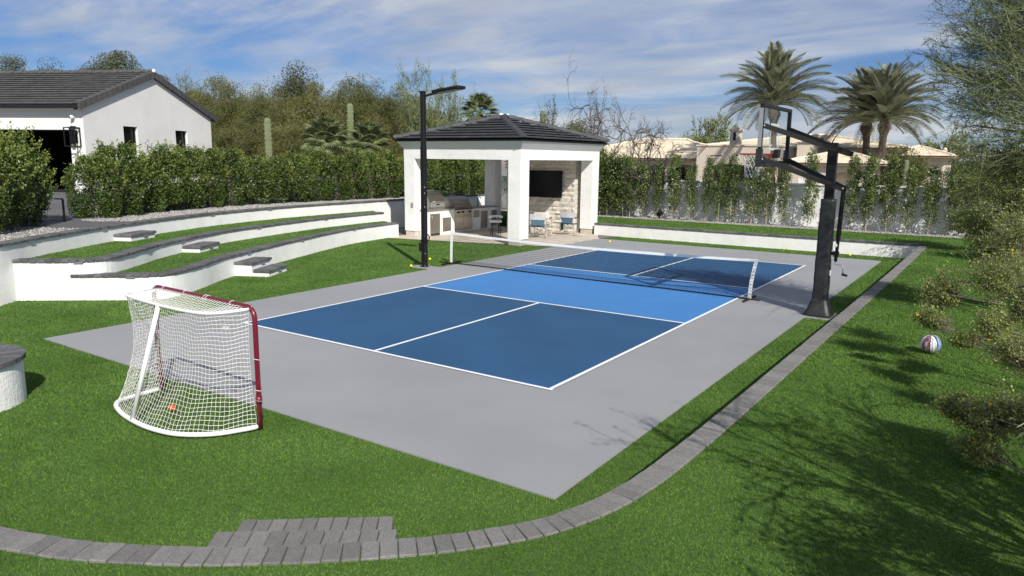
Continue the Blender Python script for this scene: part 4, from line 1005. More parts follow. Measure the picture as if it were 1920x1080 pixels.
for z in (0, .78):
    for y in (-.36, -.04): MB().box(-.22, .22, y-.018, y+.018, z-.002, z+.035).build('frame_rail', M_black, lt)
    for x in (-.24, .24): MB().box(x-.018, x+.018, -.34, -.06, z-.004, z+.033).build('frame_rail', M_black, lt)
MB().box(-.07, .07, -.27, -.13, .10, .72, .01).build('lamp_tube', M_glassd, lt); MB().box(-.1, .1, -.02, .0, .15, .7).build('back_plate', M_black, lt); MB().box(-.05, .05, -.22, .0, .79, .86).build('hanger', M_black, lt)
sc_ = thing('security_camera', 'small white security camera under the house eave', 'camera', (*(hc+hd_*-.42), 4.33), math.atan2(hd_[1], hd_[0]))
MB().cyl((0, 0, 0), (0, -.08, 0), .07, 14).build('mount', M_white, sc_); MB().ball((0, -.14, -.02), .085, 14, 10).build('housing', M_white, sc_); MB().cyl((-.02, -.2, -.03), (-.03, -.235, -.04), .035, 12).build('lens', M_black, sc_)

# ------------------------------------------------------------------ plants: builders
def leafcards(C, size, asp=.5, bias=None, spread=1.0):
    n = len(C); a = NR.normal(0, 1, (n, 3))
    if bias is not None: a = a*spread+np.asarray(bias)
    a /= np.linalg.norm(a, axis=1, keepdims=True); b = np.cross(a, NR.normal(0, 1, (n, 3))); b /= np.linalg.norm(b, axis=1, keepdims=True)+1e-9
    s = (size*NR.uniform(.6, 1.35, n))[:, None]
    V = np.stack([C-a*s*.5, C+b*s*asp*.5, C+a*s*.5, C-b*s*asp*.5], 1).reshape(-1, 3)
    return V, np.arange(4*n).reshape(-1, 4)
def branches(paths, n=4):
    """paths: list of (points, r0, r1) -> verts, quads"""
    V = []; F = []
    for pts, r0, r1 in paths:
        P = np.asarray(pts, float); m = len(P); D = np.gradient(P, axis=0); D /= np.linalg.norm(D, axis=1, keepdims=True)+1e-9
        ref = np.array([0., 0, 1]) if abs(D[0, 2]) < .9 else np.array([1., 0, 0])
        U = np.cross(D, ref); U /= np.linalg.norm(U, axis=1, keepdims=True)+1e-9; W_ = np.cross(D, U)
        rr = np.linspace(r0, r1, m)[:, None]; b = sum(len(v) for v in V[-0:]) if False else branches.c
        ring_ = [P+(U*math.cos(2*math.pi*k/n)+W_*math.sin(2*math.pi*k/n))*rr for k in range(n)]
        V.append(np.stack(ring_, 1).reshape(-1, 3)); branches.c += m*n
        i = np.arange(m-1)[:, None]*n; k = np.arange(n)[None]
        F.append(np.stack([b+i+k, b+i+(k+1) % n, b+i+n+(k+1) % n, b+i+n+k], 2).reshape(-1, 4))
    branches.c = 0
    return np.concatenate(V), np.concatenate(F)
branches.c = 0
def grow(p, d, L, r, lvl, par, out, tips):
    n = 4; P = [np.array(p, float)]; d = np.array(d, float)
    for i in range(n):
        d = d+NR.normal(0, par['wig'], 3)+np.array([0, 0, par['up']]); d /= np.linalg.norm(d); P.append(P[-1]+d*L/n)
    out.setdefault(lvl, []).append((P, r, r*par.get('tap', .55)))
    if lvl == 0: tips.append(P); return
    for k in range(par['k'][lvl]):
        t = NR.uniform(.3, 1) if k else 1; i = min(int(t*n), n-1); q = P[i]+(P[i+1]-P[i])*(t*n-i)
        dd = P[i+1]-P[i]; dd /= np.linalg.norm(dd); v = NR.normal(0, 1, 3); v -= dd*v.dot(dd); v /= np.linalg.norm(v)+1e-9
        a = par['spread']*NR.uniform(.6, 1.3); grow(q, dd*math.cos(a)+v*math.sin(a), L*par['ratio']*NR.uniform(.75, 1.2), r*par.get('rr', .58), lvl-1, par, out, tips)
def branch_mesh(out):
    Vs, Fs, b = [], [], 0
    for lvl, paths in out.items():
        V, F = branches(paths, 6 if lvl >= 3 else (4 if lvl >= 1 else 3)); Vs.append(V); Fs.append(F+b); b += len(V)
    return np.concatenate(Vs), np.concatenate(Fs)
def tag_tree(root, V, F, mtrunk, VL, FL, mleaf, tn='trunk', cn='crown'):
    o = arr(tn, V, F, mtrunk, root, True)
    if VL is not None: arr(cn, VL, FL, mleaf, root)
    return root

# ------------------------------------------------------------------ boundary wall and slim trees in front of it
bw = thing('boundary_wall', 'tall white boundary wall behind the row of slim trees', 'wall')
MB().box(-12.9, 12, 14.62, 14.82, .3, 1.93).build('wall_body', M_stucco, bw); MB().box(-12.92, 12.02, 14.58, 14.86, 1.93, 1.995, .01).build('wall_cap', M_stucco, bw)
def slim_tree(seed, h=2.35):
    global NR; keep = NR; NR = np.random.default_rng(seed)
    paths = [(np.array([[0, 0, 0], [NR.normal(0, .03), NR.normal(0, .02), h*.35], [NR.normal(0, .04), NR.normal(0, .03), h*.7], [NR.normal(0, .05), 0, h]]), .022, .006)]
    C = []
    for k in range(64):
        z = h*(.10+.92*NR.random()**.85); rr = (.16+.20*math.sin(math.pi*min(1, z/h*.9))**.8)*NR.uniform(.4, 1.15); a = NR.random()*6.283
        c = np.array([rr*math.cos(a), rr*math.sin(a)*.8, z]); paths.append((np.array([[0, 0, max(.2, z-.18)], c*[.6, .6, 1]-[0, 0, .05], c]), .006, .002))
        m = NR.integers(40, 85) if z > h*.30 else NR.integers(12, 50); C.append(c+NR.normal(0, 1, (m, 3))*[.085, .085, .095])
    for k in range(9):                                              # upright shoots at the top
        x, y = NR.normal(0, .12, 2); t = NR.random(10)[:, None]; C.append(np.array([x, y, h*.92])+t*[NR.normal(0, .06), NR.normal(0, .06), .34]+NR.normal(0, .02, (10, 3)))
    V, F = branches(paths, 4); VL, FL = leafcards(np.concatenate(C), .078, .5, (0, 0, .25)); NR = keep
    return V, F, VL, FL
slims = []
for s in range(5):
    V, F, VL, FL = slim_tree(100+s); a = arr('trunk', V, F, M_palebark); b = arr('foliage', VL, FL, M_ficus); slims.append((a.data, b.data)); bpy.data.objects.remove(a); bpy.data.objects.remove(b)
xs = [-11.6, -10.9, -10.2, -9.5, -8.7, -7.9, -7.2]
for px in (1137, 1151, 1166, 1180, 1203, 1230, 1260, 1291, 1322, 1345, 1368, 1407, 1435, 1466, 1514, 1591, 1624, 1662, 1699, 1741, 1785, 1815):
    d = ray(px, 420); t = (14.12-CAM[1])/d[1]; xs.append((CAM+d*t)[0])
for i, x in enumerate(xs):
    r = thing('slim_tree', 'slim leafy tree in the row against the white boundary wall', 'tree', (x, 14.12+R.uniform(-.08, .08), .415), R.random()*6.28, 'slim trees along the boundary wall')
    t, f = slims[(i*3+i//5) % 5]; s = R.uniform(.90, 1.10)*(1.0 if x > -6.9 else 1.12); wd = R.uniform(.58, .82)*(1.6 if x < -5.8 else 1)
    inst(t, 'trunk', (0, 0, 0), 0, r, (1, 1, s)); inst(f, 'foliage', (0, 0, 0), 0, r, (wd, wd, s))

# ------------------------------------------------------------------ clipped hedge of dense shrubs
def shrub(seed, w=.70, dp=.62, h=2.0, n=9500):
    global NR; keep = NR; NR = np.random.default_rng(seed)
    u = NR.normal(0, 1, (n, 3)); u /= np.linalg.norm(u, axis=1, keepdims=True); e = .62
    q = np.sign(u)*np.abs(u)**e; lump = 1+.10*np.sin(q[:, 0]*5+seed)+.09*np.sin(q[:, 2]*7+seed*2)*np.cos(q[:, 1]*6)
    rad = np.where(NR.random(n) < .7, NR.uniform(.84, 1.04, n), NR.uniform(.35, .9, n))
    tz = np.clip(q[:, 2], -1, 1); taper = np.where(tz > .1, 1-.55*((tz-.1)/.9)**1.6, 1-.12*np.clip(-tz, 0, 1)); q = q*np.stack([taper, taper, np.ones(n)], 1)
    C = q*rad[:, None]*lump[:, None]*[w, dp, h/2]; C[:, 2] += h/2+.03; C = C[C[:, 2] > .02]
    top = []
    for k in range(150):
        a = NR.random()*6.283; z0 = h*NR.uniform(.25, 1.0)**.7; tt = max(0, (2*z0/h-1.1)/.9); e_ = (1-.55*tt**1.6)*(NR.uniform(.2, 1)**.5 if z0 > .85*h else .93); x, y = w*e_*math.cos(a), dp*e_*math.sin(a)
        t = NR.random(14)[:, None]; top.append(np.array([x, y, z0])+t*np.array([.13*math.cos(a), .13*math.sin(a), NR.uniform(.10, .34)])+NR.normal(0, .022, (14, 3)))
    VL, FL = leafcards(C, .074, .48, (0, 0, .35)); VS, FS = leafcards(np.concatenate(top), .072, .42, (0, 0, .6))
    paths = [(np.array([[NR.normal(0, .05), NR.normal(0, .05), 0], [NR.normal(0, .12), NR.normal(0, .12), h*.4], [NR.normal(0, .3), NR.normal(0, .25), h*.85]]), .02, .006) for k in range(7)]
    V, F = branches(paths, 4); NR = keep; return V, F, VL, FL, VS, FS
shr = []
for s in range(5):
    V, F, VL, FL, VS, FS = shrub(300+s); a = arr('stems', V, F, M_bark); b = arr('foliage', VL, FL, M_hedge); c = arr('new_shoots', VS, FS, M_shoot); shr.append((a.data, b.data, c.data)); [bpy.data.objects.remove(q) for q in (a, b, c)]
def put_shrub(x, y, label, group, sc=(1, 1, 1), i=0):
    r = thing('hedge_shrub', label, 'shrub', (x, y, Z_UP), R.random()*6.28, group); t, f, ns_ = shr[i % 5]
    inst(t, 'stems', (0, 0, 0), 0, r, sc); inst(f, 'foliage', (0, 0, 0), 0, r, sc); inst(ns_, 'new_shoots', (0, 0, 0), 0, r, sc); return r
hl = resample(smooth([(-13.0, -4.05), (-13.55, -2.8), (-14.15, -1.2), (-14.65, .6), (-14.7, 3.0), (-14.6, 6.0), (-14.3, 9.2), (-13.9, 12.0), (-13.55, 14.2)]), .95)
for i, p in enumerate(hl):
    put_shrub(p[0], p[1], 'dense green shrub in the long hedge above the curved wall', 'shrubs of the long hedge', (1.0+R.uniform(-.08, .1), 1.0+R.uniform(-.08, .1), (.80 if i == 0 else .885+R.uniform(-.09, .07))), i)
for i, (px, py) in enumerate(((44, 427), (0, 437), (-52, 448))):
    p = at(px, py, Z_UP); aw = p[:2]-CAM[:2]; aw /= np.linalg.norm(aw); p = p[:2]+aw*.55
    put_shrub(p[0], p[1], 'dense dark green shrub in the short hedge clump before the garage', 'shrubs of the short hedge clump', (1.0, 1.0, 1.03+.02*i), i+2)

# ------------------------------------------------------------------ trees beyond the hedge
def bush_tree(name, label, base, h, rx, ry, zc, rz, mleaf, n=70, per=95, leaf=.2, cr=.55, mtr=M_bark, group=None, asp=.4, wisp=0, bias=None, seed=0):
    """trunk + limbs reaching to leaf clumps inside an uneven crown; base = ground point"""
    global NR; NR = np.random.default_rng(zlib.crc32((label+str(seed)).encode()))
    base = np.array(base, float); r = thing(name, label, 'tree', base, 0, group) if label else None
    paths = []; C = []; tr = .04*h**.8*.55
    fork = np.array([NR.normal(0, .2), NR.normal(0, .2), h*.22]); paths.append((np.array([[0, 0, -.1], fork*.5+NR.normal(0, .05, 3), fork]), tr, tr*.75))
    lobes = [(np.array([math.cos(q*1.047+.4)*.58*rx, math.sin(q*1.047+.4)*.58*ry, zc+NR.uniform(-.5, .35)*rz]), NR.uniform(.42, .62)) for q in range(6)]+[(np.array([NR.normal(0, .12)*rx, 0, zc+.42*rz]), .62)]
    for k in range(n):
        lc, ls = lobes[k % 7]; u = NR.normal(0, 1, 3); u /= np.linalg.norm(u); c = lc+u*NR.uniform(.25, 1)**.5*ls*np.array([rx, ry, rz])
        c[2] = max(c[2], h*.10)
        mid_ = fork+(c-fork)*.55+NR.normal(0, .25, 3)+[0, 0, -.1*h*.3]
        if k % 2 == 0: paths.append((np.array([fork, (fork+mid_)/2+NR.normal(0, .12, 3), mid_, c]), tr*.42, .018))
        m = int(per*NR.uniform(.5, 1.5)); s = cr*NR.uniform(.6, 1.3); g_ = NR.normal(0, 1, (m, 3)); g_ /= np.maximum(1, np.linalg.norm(g_, axis=1, keepdims=True)/1.55); C.append(c+g_*[s, s, s*.75])
        if wisp:
            for q in range(wisp):
                d = NR.normal(0, 1, 3)+[0, 0, .5]; d /= np.linalg.norm(d); L = cr*NR.uniform(1, 2.6); e = c+d*L
                paths.append((np.array([c, c+d*L*.5+NR.normal(0, .08, 3), e]), .014, .006)); C.append(c+d*np.linspace(.2, 1, 14)[:, None]*L+NR.normal(0, .05, (14, 3)))
    V, F = branches(paths, 5); VL, FL = leafcards(np.concatenate(C), leaf, asp, bias)
    if r is None: return V, F, VL, FL
    return tag_tree(r, V, F, mtr, VL, FL, mleaf)
def by_px(px, ytop, depth, wpx, zg, ybot=None):
    p = atd(px, ytop, depth); sc = depth/FPX; ztop = p[2]; g = np.array([p[0], p[1], zg]); h = ztop-zg; return g, h, wpx*sc
def treepx(name, label, px, ytop, depth, wpx, zg, mleaf, low=.15, **kw):
    g, h, rx = by_px(px, ytop, depth, wpx, zg); zc = h*(1+low)/2*.97; rz = h*(1-low)/2*.82
    return bush_tree(name, label, g, h, rx*.95, rx*.85, zc, rz, mleaf, **kw)
Lm = 'olive mesquite tree in the thicket beyond the long hedge'; gm = 'mesquite trees beyond the long hedge'
MQ = []
for s_ in range(4):
    V, F, VL, FL = bush_tree('', '', (0, 0, 0), 8, 2.4*.95, 2.4*.85, 8*1.08/2*.97, 8*.92/2*.82, M_mesq, n=150, per=330, leaf=.105, cr=.50, wisp=3, seed=s_)
    a = arr('trunk', V, F, M_bark, None, True); b = arr('crown', VL, FL, M_mesq); MQ.append((a.data, b.data)); bpy.data.objects.remove(a); bpy.data.objects.remove(b)
for i, (px, yt, dp, wp) in enumerate(((335, 122, 56, 48), (395, 110, 52, 62), (445, 128, 49, 52), (490, 140, 46, 46), (525, 150, 44, 48), (585, 120, 43, 60), (650, 116, 45, 58), (700, 128, 44, 52), (745, 138, 42, 50), (790, 150, 43, 42), (350, 180, 53, 55), (455, 210, 43.5, 50), (540, 195, 40, 55), (625, 190, 41, 60), (715, 200, 41, 55), (780, 215, 40, 45))):
    g, h, rx = by_px(px, yt, dp, wp, .9); r = thing('mesquite_tree', Lm, 'tree', g, i*2.1, gm); sc = (rx/2.3, rx/2.3, h/8.1)
    inst(MQ[i % 4][0], 'trunk', (0, 0, 0), 0, r, sc); inst(MQ[i % 4][1], 'crown', (0, 0, 0), 0, r, sc)
treepx('tall_tree', 'tallest dark rounded tree standing out of the mesquite thicket', 548, 92, 52, 45, .9, M_mesqd, .2, n=90, per=230, leaf=.15, cr=.6)
treepx('broad_tree', 'broad dark tree rising behind the white house roof ridge', 222, 80, 58, 76, .9, M_mesqd, .2, n=210, per=330, leaf=.15, cr=.62)
treepx('dark_tree', 'small dark tree peeping over the middle of the house roof', 98, 100, 58, 46, .9, M_mesqd, .2, n=120, per=260, leaf=.15, cr=.5)
for px in (8, 28): treepx('eucalyptus_tree', 'feathery grey green tree behind the garage roof', px, 84+px*.1, 66, 20, .9, M_greyl, .2, n=90, per=260, leaf=.14, cr=.42, group='grey trees behind the garage')
treepx('filler_tree', 'dark tree showing between the house gable and the mesquite thicket', 300, 118, 50, 30, .9, M_mesqd, .1, n=60, per=210, leaf=.15, cr=.5)
Lp = 'wispy grey green palo verde at the end of the mesquite thicket'; gp_ = 'palo verdes left of the pavilion roof'
def palo(name, label, px, ytop, depth, wpx, zg, mt=M_palov, lev=4, k=(0, 5, 4, 3, 4), leaf=.07, per=5, wig=.13, spread=.55, up=.05, group=None, stems=4, mleaf=M_palov, r0=.07, loc=None, hh=None, ww=None, ratio=.66, rr=.58, seed=0):
    global NR; NR = np.random.default_rng(zlib.crc32((label+str(px)+str(seed)).encode()))
    if loc is None: g, h, rx = by_px(px, ytop, depth, wpx, zg)
    else: g, h, rx = np.array(loc, float), hh, ww
    r = thing(name, label, 'tree', g, 0, group); out, tips = {}, []
    for s in range(stems):
        a = 2*math.pi*(s+NR.random()*.6)/stems; d = np.array([math.cos(a)*rx/h*.8, math.sin(a)*rx/h*.8, 1.0]); d /= np.linalg.norm(d)
        grow((0, 0, -.1), d, h*.48, r0, lev, dict(k=k, wig=wig, up=up, spread=spread, ratio=ratio, rr=rr), out, tips)
    V, F = branch_mesh(out); allz = V[:, 2].max(); sx = rx/max(1e-3, np.percentile(np.hypot(V[:, 0], V[:, 1]), 96)); sz = h/np.percentile(V[:, 2], 99.3)
    V = V*[sx, sx, sz]
    VL = FL = None
    if per:
        C = np.concatenate([np.array(P)[NR.integers(1, 5, per)]+NR.normal(0, .03, (per, 3)) for P in tips])*[sx, sx, sz]; VL, FL = leafcards(C, leaf, .35, (0, 0, .4))
    return tag_tree(r, V, F, mt, VL, FL, mleaf, 'trunk', 'foliage')
palo('palo_verde', Lp, 800, 128, 38, 60, .9, per=7, leaf=.06, group=gp_, spread=.7, up=.0, r0=.09, rr=.62, lev=5, k=(0, 4, 4, 3, 3, 4)); palo('palo_verde', Lp, 850, 148, 37, 55, .9, per=7, leaf=.06, group=gp_, spread=.7, up=.0, r0=.09, rr=.62, lev=5, k=(0, 4, 4, 3, 3, 4))
# right of the pavilion roof
palo('bare_mesquite', 'bare dark branching mesquite rising over the right slope of the pavilion roof', 1128, 155, 34, 90, .4, M_twig, 5, (0, 4, 3, 3, 3, 3), per=1, leaf=.05, wig=.24, spread=.95, up=-.035, stems=5, r0=.075, rr=.64, ratio=.72, seed=3)
palo('bare_mesquite', 'thin bare mesquite spreading before the left wing of the neighbouring house', 1200, 208, 31, 110, .4, M_twig, 5, (0, 4, 3, 3, 3, 3), per=1, leaf=.05, wig=.22, spread=.75, up=-.01, stems=5, r0=.07, rr=.66, ratio=.70)
palo('bare_mesquite', 'grey twiggy tree low above the pavilion roof ridge', 1022, 186, 44, 55, .4, M_twig, 4, (0, 4, 4, 3, 3), per=4, leaf=.10, wig=.2, spread=.7, stems=4, r0=.06, mleaf=M_greyl)
treepx('olive_bush', 'rounded olive green bush behind the pavilion roof', 1070, 206, 40, 42, .4, M_mesq, .2, n=80, per=220, leaf=.11, cr=.40)
treepx('olive_bush', 'green bush behind the bare mesquite and the low house roof', 1292, 238, 58, 36, .4, M_mesq, .2, n=60, per=200, leaf=.14, cr=.5)
palo('palo_verde', 'small grey green palo verde above the neighbouring house roof beside the bell chimney', 1333, 218, 62, 36, .4, per=12, leaf=.16, r0=.1)
treepx('brown_bush', 'brownish green bush beside the twin date palms', 1703, 268, 40, 42, .36, M_mesq, .1, n=70, per=200, leaf=.11, cr=.38)
palo('palo_verde', 'hazy grey palo verde far behind the brownish bush', 1785, 248, 58, 50, .36, per=14, leaf=.16, r0=.1)
treepx('grey_bush', 'grey green thicket beyond the far end of the boundary wall', 1850, 255, 36, 60, .36, M_greyl, .05, n=90, per=220, leaf=.10, cr=.42)
for px, dp in ((1815, 27), (1885, 25)): treepx('green_bush', 'loose green bush behind the end of the boundary wall', px, 300, dp, 38, .36, M_mesq, 0, n=60, per=220, leaf=.07, cr=.3, group='bushes behind the boundary wall end')

# saguaros
def saguaro(label, px, ytop, depth, wpx, zg):
    g, h, r = by_px(px, ytop, depth, wpx/2, zg); s = thing('saguaro', label, 'cactus', g)
    prof = [(r*.8, -.05), (r*.9, h*.15), (r, h*.45), (r, h*.8)]+[(r*math.cos(a)**.6, h-r*1.3+r*1.3*math.sin(a)) for a in np.linspace(.15, 1.5, 8)]
    MB().lathe(prof, 72, wob=lambda a, z: 1+.09*math.cos(18*a)).build('stem', M_sag, s)
    mb = MB()
    for k in range(18):
        a = 2*math.pi*k/18
        for q in np.arange(.3, h-.2, .22): mb.tube([(r*1.07*math.cos(a), r*1.07*math.sin(a), q), (r*1.25*math.cos(a), r*1.25*math.sin(a), q+.03)], .005, 3)
    tag(mb.build('spines', M_cream, s), kind='stuff')
saguaro('short smooth saguaro standing just above the long hedge', 501, 221, 36, 11.5, .9); saguaro('tall pale saguaro rising behind the fan palms', 656, 194, 35.5, 11, .9)
saguaro('pale saguaro stub seen above the pavilion roof edge', 1018, 208, 46, 9, .4); saguaro('small saguaro with blunt top behind the slim trees', 1336, 318, 33, 6, .4); saguaro('pale green saguaro right of the neighbouring house garage wing', 1700, 300, 31, 8, .4)
saguaro('taller of two slender cacti beyond the end of the boundary wall', 1846, 262, 27, 5, .36); saguaro('shorter of two slender cacti beyond the end of the boundary wall', 1862, 283, 27, 5, .36)

# fan palms
def fan_leaf(r_=.62, seg=22):
    mb = MB(); mb.tube([(0, 0, 0), (.5, 0, .10), (.75, 0, .10)], .012, 4)
    for k in range(seg):
        a = (k/(seg-1)-.5)*4.3; l = r_*(1-.18*abs(a)/2.15)*R.uniform(.92, 1.06); b = np.array([.75, 0, .10]); d = np.array([math.cos(a), math.sin(a), 0]); s = np.array([-d[1], d[0], 0])
        V = [b, b+d*l*.55+s*.035+[0, 0, .02], b+d*l+[0, 0, -.10-.05*R.random()], b+d*l*.55-s*.035+[0, 0, .02], b+d*l*.55+[0, 0, .045]]
        mb.add(V, [(0, 1, 4), (0, 4, 3), (1, 2, 4), (4, 2, 3)])
    o = mb.build('fan_leaf', M_fanp); me = o.data; bpy.data.objects.remove(o); return me
FAN = [fan_leaf() for _ in range(3)]
def fan_palm(label, px, yc, depth, wpx, zg, n=34):
    p = atd(px, yc, depth); sc = wpx*depth/FPX/1.3; h = p[2]-zg; s = thing('fan_palm', label, 'palm', (p[0], p[1], zg))
    MB().lathe([(.20, -.05), (.17, .2), (.15, h*.6), (.16, h)], 14).build('trunk', M_palmtrunk, s)
    for k in range(n):
        e = 1.35-2.0*(k/n)**1.1; a = k*2.39996
        inst(R.choice(FAN), 'fan_leaf', (0, 0, h), 0, s, (sc, sc, sc), rot=Matrix.Rotation(a, 3, 'Z').to_4x4().to_euler() if False else (Matrix.Rotation(a, 3, 'Z') @ Matrix.Rotation(-e, 3, 'Y') @ Matrix.Rotation(R.uniform(-.3, .3), 3, 'X')).to_euler())
fan_palm('bright fan palm behind the long hedge beside the tall saguaro', 612, 268, 33, 52, 1.0); fan_palm('dark fan palm behind the long hedge close to the pavilion', 690, 272, 34, 48, 1.0); fan_palm('fan palm head peeping over the pavilion roof ridge', 900, 214, 40, 42, .9)
def grass_tuft(label, px, ytop, depth, wpx, zg):
    g, h, r = by_px(px, ytop, depth, wpx, zg); s = thing('yucca', label, 'yucca', g); n = 420
    a = NR.random(n)*6.283; t = NR.uniform(.1, 1, n); b = np.stack([NR.normal(0, .1, n), NR.normal(0, .1, n), np.full(n, h*.55)], 1); tip = b+np.stack([np.cos(a)*r*t, np.sin(a)*r*t, h*.45*np.sqrt(1-t*t*.85)], 1); sd = np.stack([-np.sin(a), np.cos(a), 0*a], 1)*.03
    V = np.stack([b-sd, b+sd, tip], 1).reshape(-1, 3); arr('blades', V, np.arange(3*n).reshape(-1, 3), mat('yucca_blade', (.20, .20, .09), .6, .3, 2, island=.3), s); MB().cyl((0, 0, -.05), (0, 0, h*.6), .12, 8).build('trunk', M_palmtrunk, s)
grass_tuft('straw coloured yucca tuft above the right slope of the pavilion roof', 1078, 240, 36, 26, .4); grass_tuft('pale yucca tuft at the foot of the bare mesquite', 1118, 254, 35, 22, .4)

# date palms
def date_frond(seed):
    rg = random.Random(seed); L = 3.3; mb = MB(); P = []
    for i in range(15):
        t = i/14; P.append(np.array([L*(t-.14*t*t), 0, .66*t-1.30*t**2.3]))
    mb.tube(P, [.035*(1-.8*i/14) for i in range(15)], 4)
    for i in range(1, 32):
        t = .10+.90*i/32; q = t*14; k = min(int(q), 13); c = P[k]+(P[k+1]-P[k])*(q-k); d = P[k+1]-P[k]; d /= np.linalg.norm(d)
        l = .66*math.sin(math.pi*(.12+.80*t))**.7
        for s in (-1, 1):
            v = d*.75+np.array([0, s*.62, .40]); v /= np.linalg.norm(v); tip = c+v*l*rg.uniform(.85, 1.1)+np.array([0, 0, -.05]); w = np.cross(v, [0, 0, 1]); w = w/np.linalg.norm(w)*.042
            m_ = c+v*l*.5; mb.add([c, m_+w, tip, m_-w], [(0, 1, 2, 3)])
    o = mb.build('frond', M_datep); me = o.data; bpy.data.objects.remove(o); return me
DF = [date_frond(s) for s in range(4)]
def date_palm(label, px, yc, depth, wpx, lean, zg=.36, n=50, trunk_px=None, group=None):
    p = atd(px, yc, depth); b = atd(trunk_px or px, 300, depth); sc = wpx*depth/FPX/2.75; h = p[2]-zg
    s = thing('date_palm', label, 'palm', (b[0], b[1], zg), 0, group); tp = Vector((p[0]-b[0], p[1]-b[1], h))
    nz = 26; V = []
    for i in range(nz+1):
        t = i/nz; c = tp*t
        rr = .23*(1-.25*t)+(.20*math.exp(-((t-.90)/.06)**2))
        for k in range(14):
            a = 2*math.pi*k/14; q = rr*(1+.13*((i+k) % 2)); V.append((c.x+q*math.cos(a), c.y+q*math.sin(a), c.z))
    F = [(i*14+k, i*14+(k+1) % 14, (i+1)*14+(k+1) % 14, (i+1)*14+k) for i in range(nz) for k in range(14)]
    MB().add(V, F).build('trunk', M_palmtrunk, s)
    for k in range(n):
        e = 1.48-1.85*(k/n)**1.15; a = k*2.39996+R.uniform(-.2, .2); z = sc*R.uniform(.88, 1.08)
        inst(DF[k % 4], 'frond', tp, 0, s, (z, z, z), rot=(Matrix.Rotation(a, 3, 'Z') @ Matrix.Rotation(-e-.05, 3, 'Y') @ Matrix.Rotation(R.uniform(-.25, .25), 3, 'X')).to_euler())
date_palm('tall single date palm seen behind the glass backboard', 1452, 196, 46, 100, 0, trunk_px=1450)
date_palm('shorter date palm of the close pair behind the neighbouring house roof', 1626, 226, 46, 92, 0, trunk_px=1627, n=44); date_palm('taller date palm of the close pair behind the neighbouring house roof', 1660, 222, 44, 96, 0, trunk_px=1650)

# ------------------------------------------------------------------ neighbouring house
nh = thing('neighbouring_house', 'low beige house with pale clay tile roofs and bell-shaped chimneys beyond the boundary wall', 'house')
def onY(px, py, Y):
    d = ray(px, py); t = (Y-CAM[1])/d[1]; return CAM+d*t
def hiproof(x0, x1, y0, y1, ez, rz, ov=.35):
    x0 -= ov; x1 += ov; y0 -= ov; y1 += ov; hf = min(x1-x0, y1-y0)/2; sl = (rz-ez)/hf
    if x1-x0 >= y1-y0: r0, r1 = (x0+hf, (y0+y1)/2, rz), (x1-hf, (y0+y1)/2, rz); Fc = [(0, 1, 5, 4), (1, 2, 5), (2, 3, 4, 5), (3, 0, 4), (3, 2, 1, 0)]
    else: r0, r1 = ((x0+x1)/2, y0+hf, rz), ((x0+x1)/2, y1-hf, rz); Fc = [(0, 1, 4), (1, 2, 5, 4), (2, 3, 5), (3, 0, 4, 5), (3, 2, 1, 0)]
    rf_ = MB().add([(x0, y0, ez), (x1, y0, ez), (x1, y1, ez), (x0, y1, ez), r0, r1], Fc).build('roof', M_claytile, nh)
    jt = MB(); tiles((x0, y0, ez), (1, 0), (0, 1), x1-x0, hf, sl, True, None, .34, .42, jt, (.02, .045)); tiles((x1, y0, ez), (0, 1), (-1, 0), y1-y0, hf, sl, True, None, .34, .42, jt, (.02, .045)); tiles((x0, y1, ez), (0, -1), (1, 0), y1-y0, hf, sl, True, None, .34, .42, jt, (.02, .045))
    tag(jt.build('roof_tiles', M_claytile, rf_), kind='stuff'); MB().box(x0+.02, x1-.02, y0+.02, y1-.02, ez-.12, ez-.01).build('eave_board', mat('tan_eave', (.30, .24, .19), .8), rf_)
    for a in ((x0, y0, ez), (x1, y0, ez)): cap_row(a, r0 if a[0] == x0 else r1, rf_, 14, .15, .09, .03, 'ridge_tile', M_claytile)
    cap_row(r0, r1, rf_, 12, .15, .09, .03, 'ridge_tile', M_claytile)
def arched_wall(x0, x1, y, z0, z1, arches, name='wall'):
    """front wall with arched openings cut through, 0.35 m thick"""
    mb = MB(); arches = sorted(arches); xs_ = [x0]
    def slab(a, b, c, d): mb.box(a, b, y, y+.35, c, d)
    cur_ = x0
    for a, b, spring, rise in arches:
        slab(cur_, a, z0, z1); n = 10
        for k in range(n):
            xa, xb = a+(b-a)*k/n, a+(b-a)*(k+1)/n; f = lambda x: spring+rise*math.sqrt(max(0, 1-((x-(a+b)/2)/((b-a)/2))**2))
            V = [(x, yy, z) for yy in (y, y+.35) for x, z in ((xa, f(xa)), (xb, f(xb)), (xb, z1), (xa, z1))]
            mb.add(V, [(3, 2, 1, 0), (4, 5, 6, 7)]+[(i, (i+1) % 4, (i+1) % 4+4, i+4) for i in range(4)])
        cur_ = b
    slab(cur_, x1, z0, z1); return mb.build(name, M_beige, nh)
ez = onY(1220, 296.5, 36)[2]; xA, xB = onY(1120, 300, 36)[0], onY(1306, 300, 36)[0]
def xr(p, Y): return onY(p, 300, Y)[0]
arched_wall(xA, xB, 36, .3, ez-.1, [(xr(1213, 36), xr(1246, 36), onY(1230, 318, 36)[2], .35), (xr(1262, 36), xr(1304, 36), onY(1280, 318, 36)[2], .35)])
MB().box(xA, xB, 39.2, 39.4, .3, ez).build('porch_back_wall', mat('beige_painted_shade', (.20, .17, .14), .9), nh)  # wall beige darkened: the shade behind the arches is put into the colour
for px in (1222, 1278): MB().box(xr(px, 39.2)-.5, xr(px, 39.2)+.5, 39.12, 39.19, .6, 2.3).build('porch_window', M_glassd, nh)
hiproof(xA-3, xB+2, 36, 45, ez, onY(1260, 262, 40.5)[2])
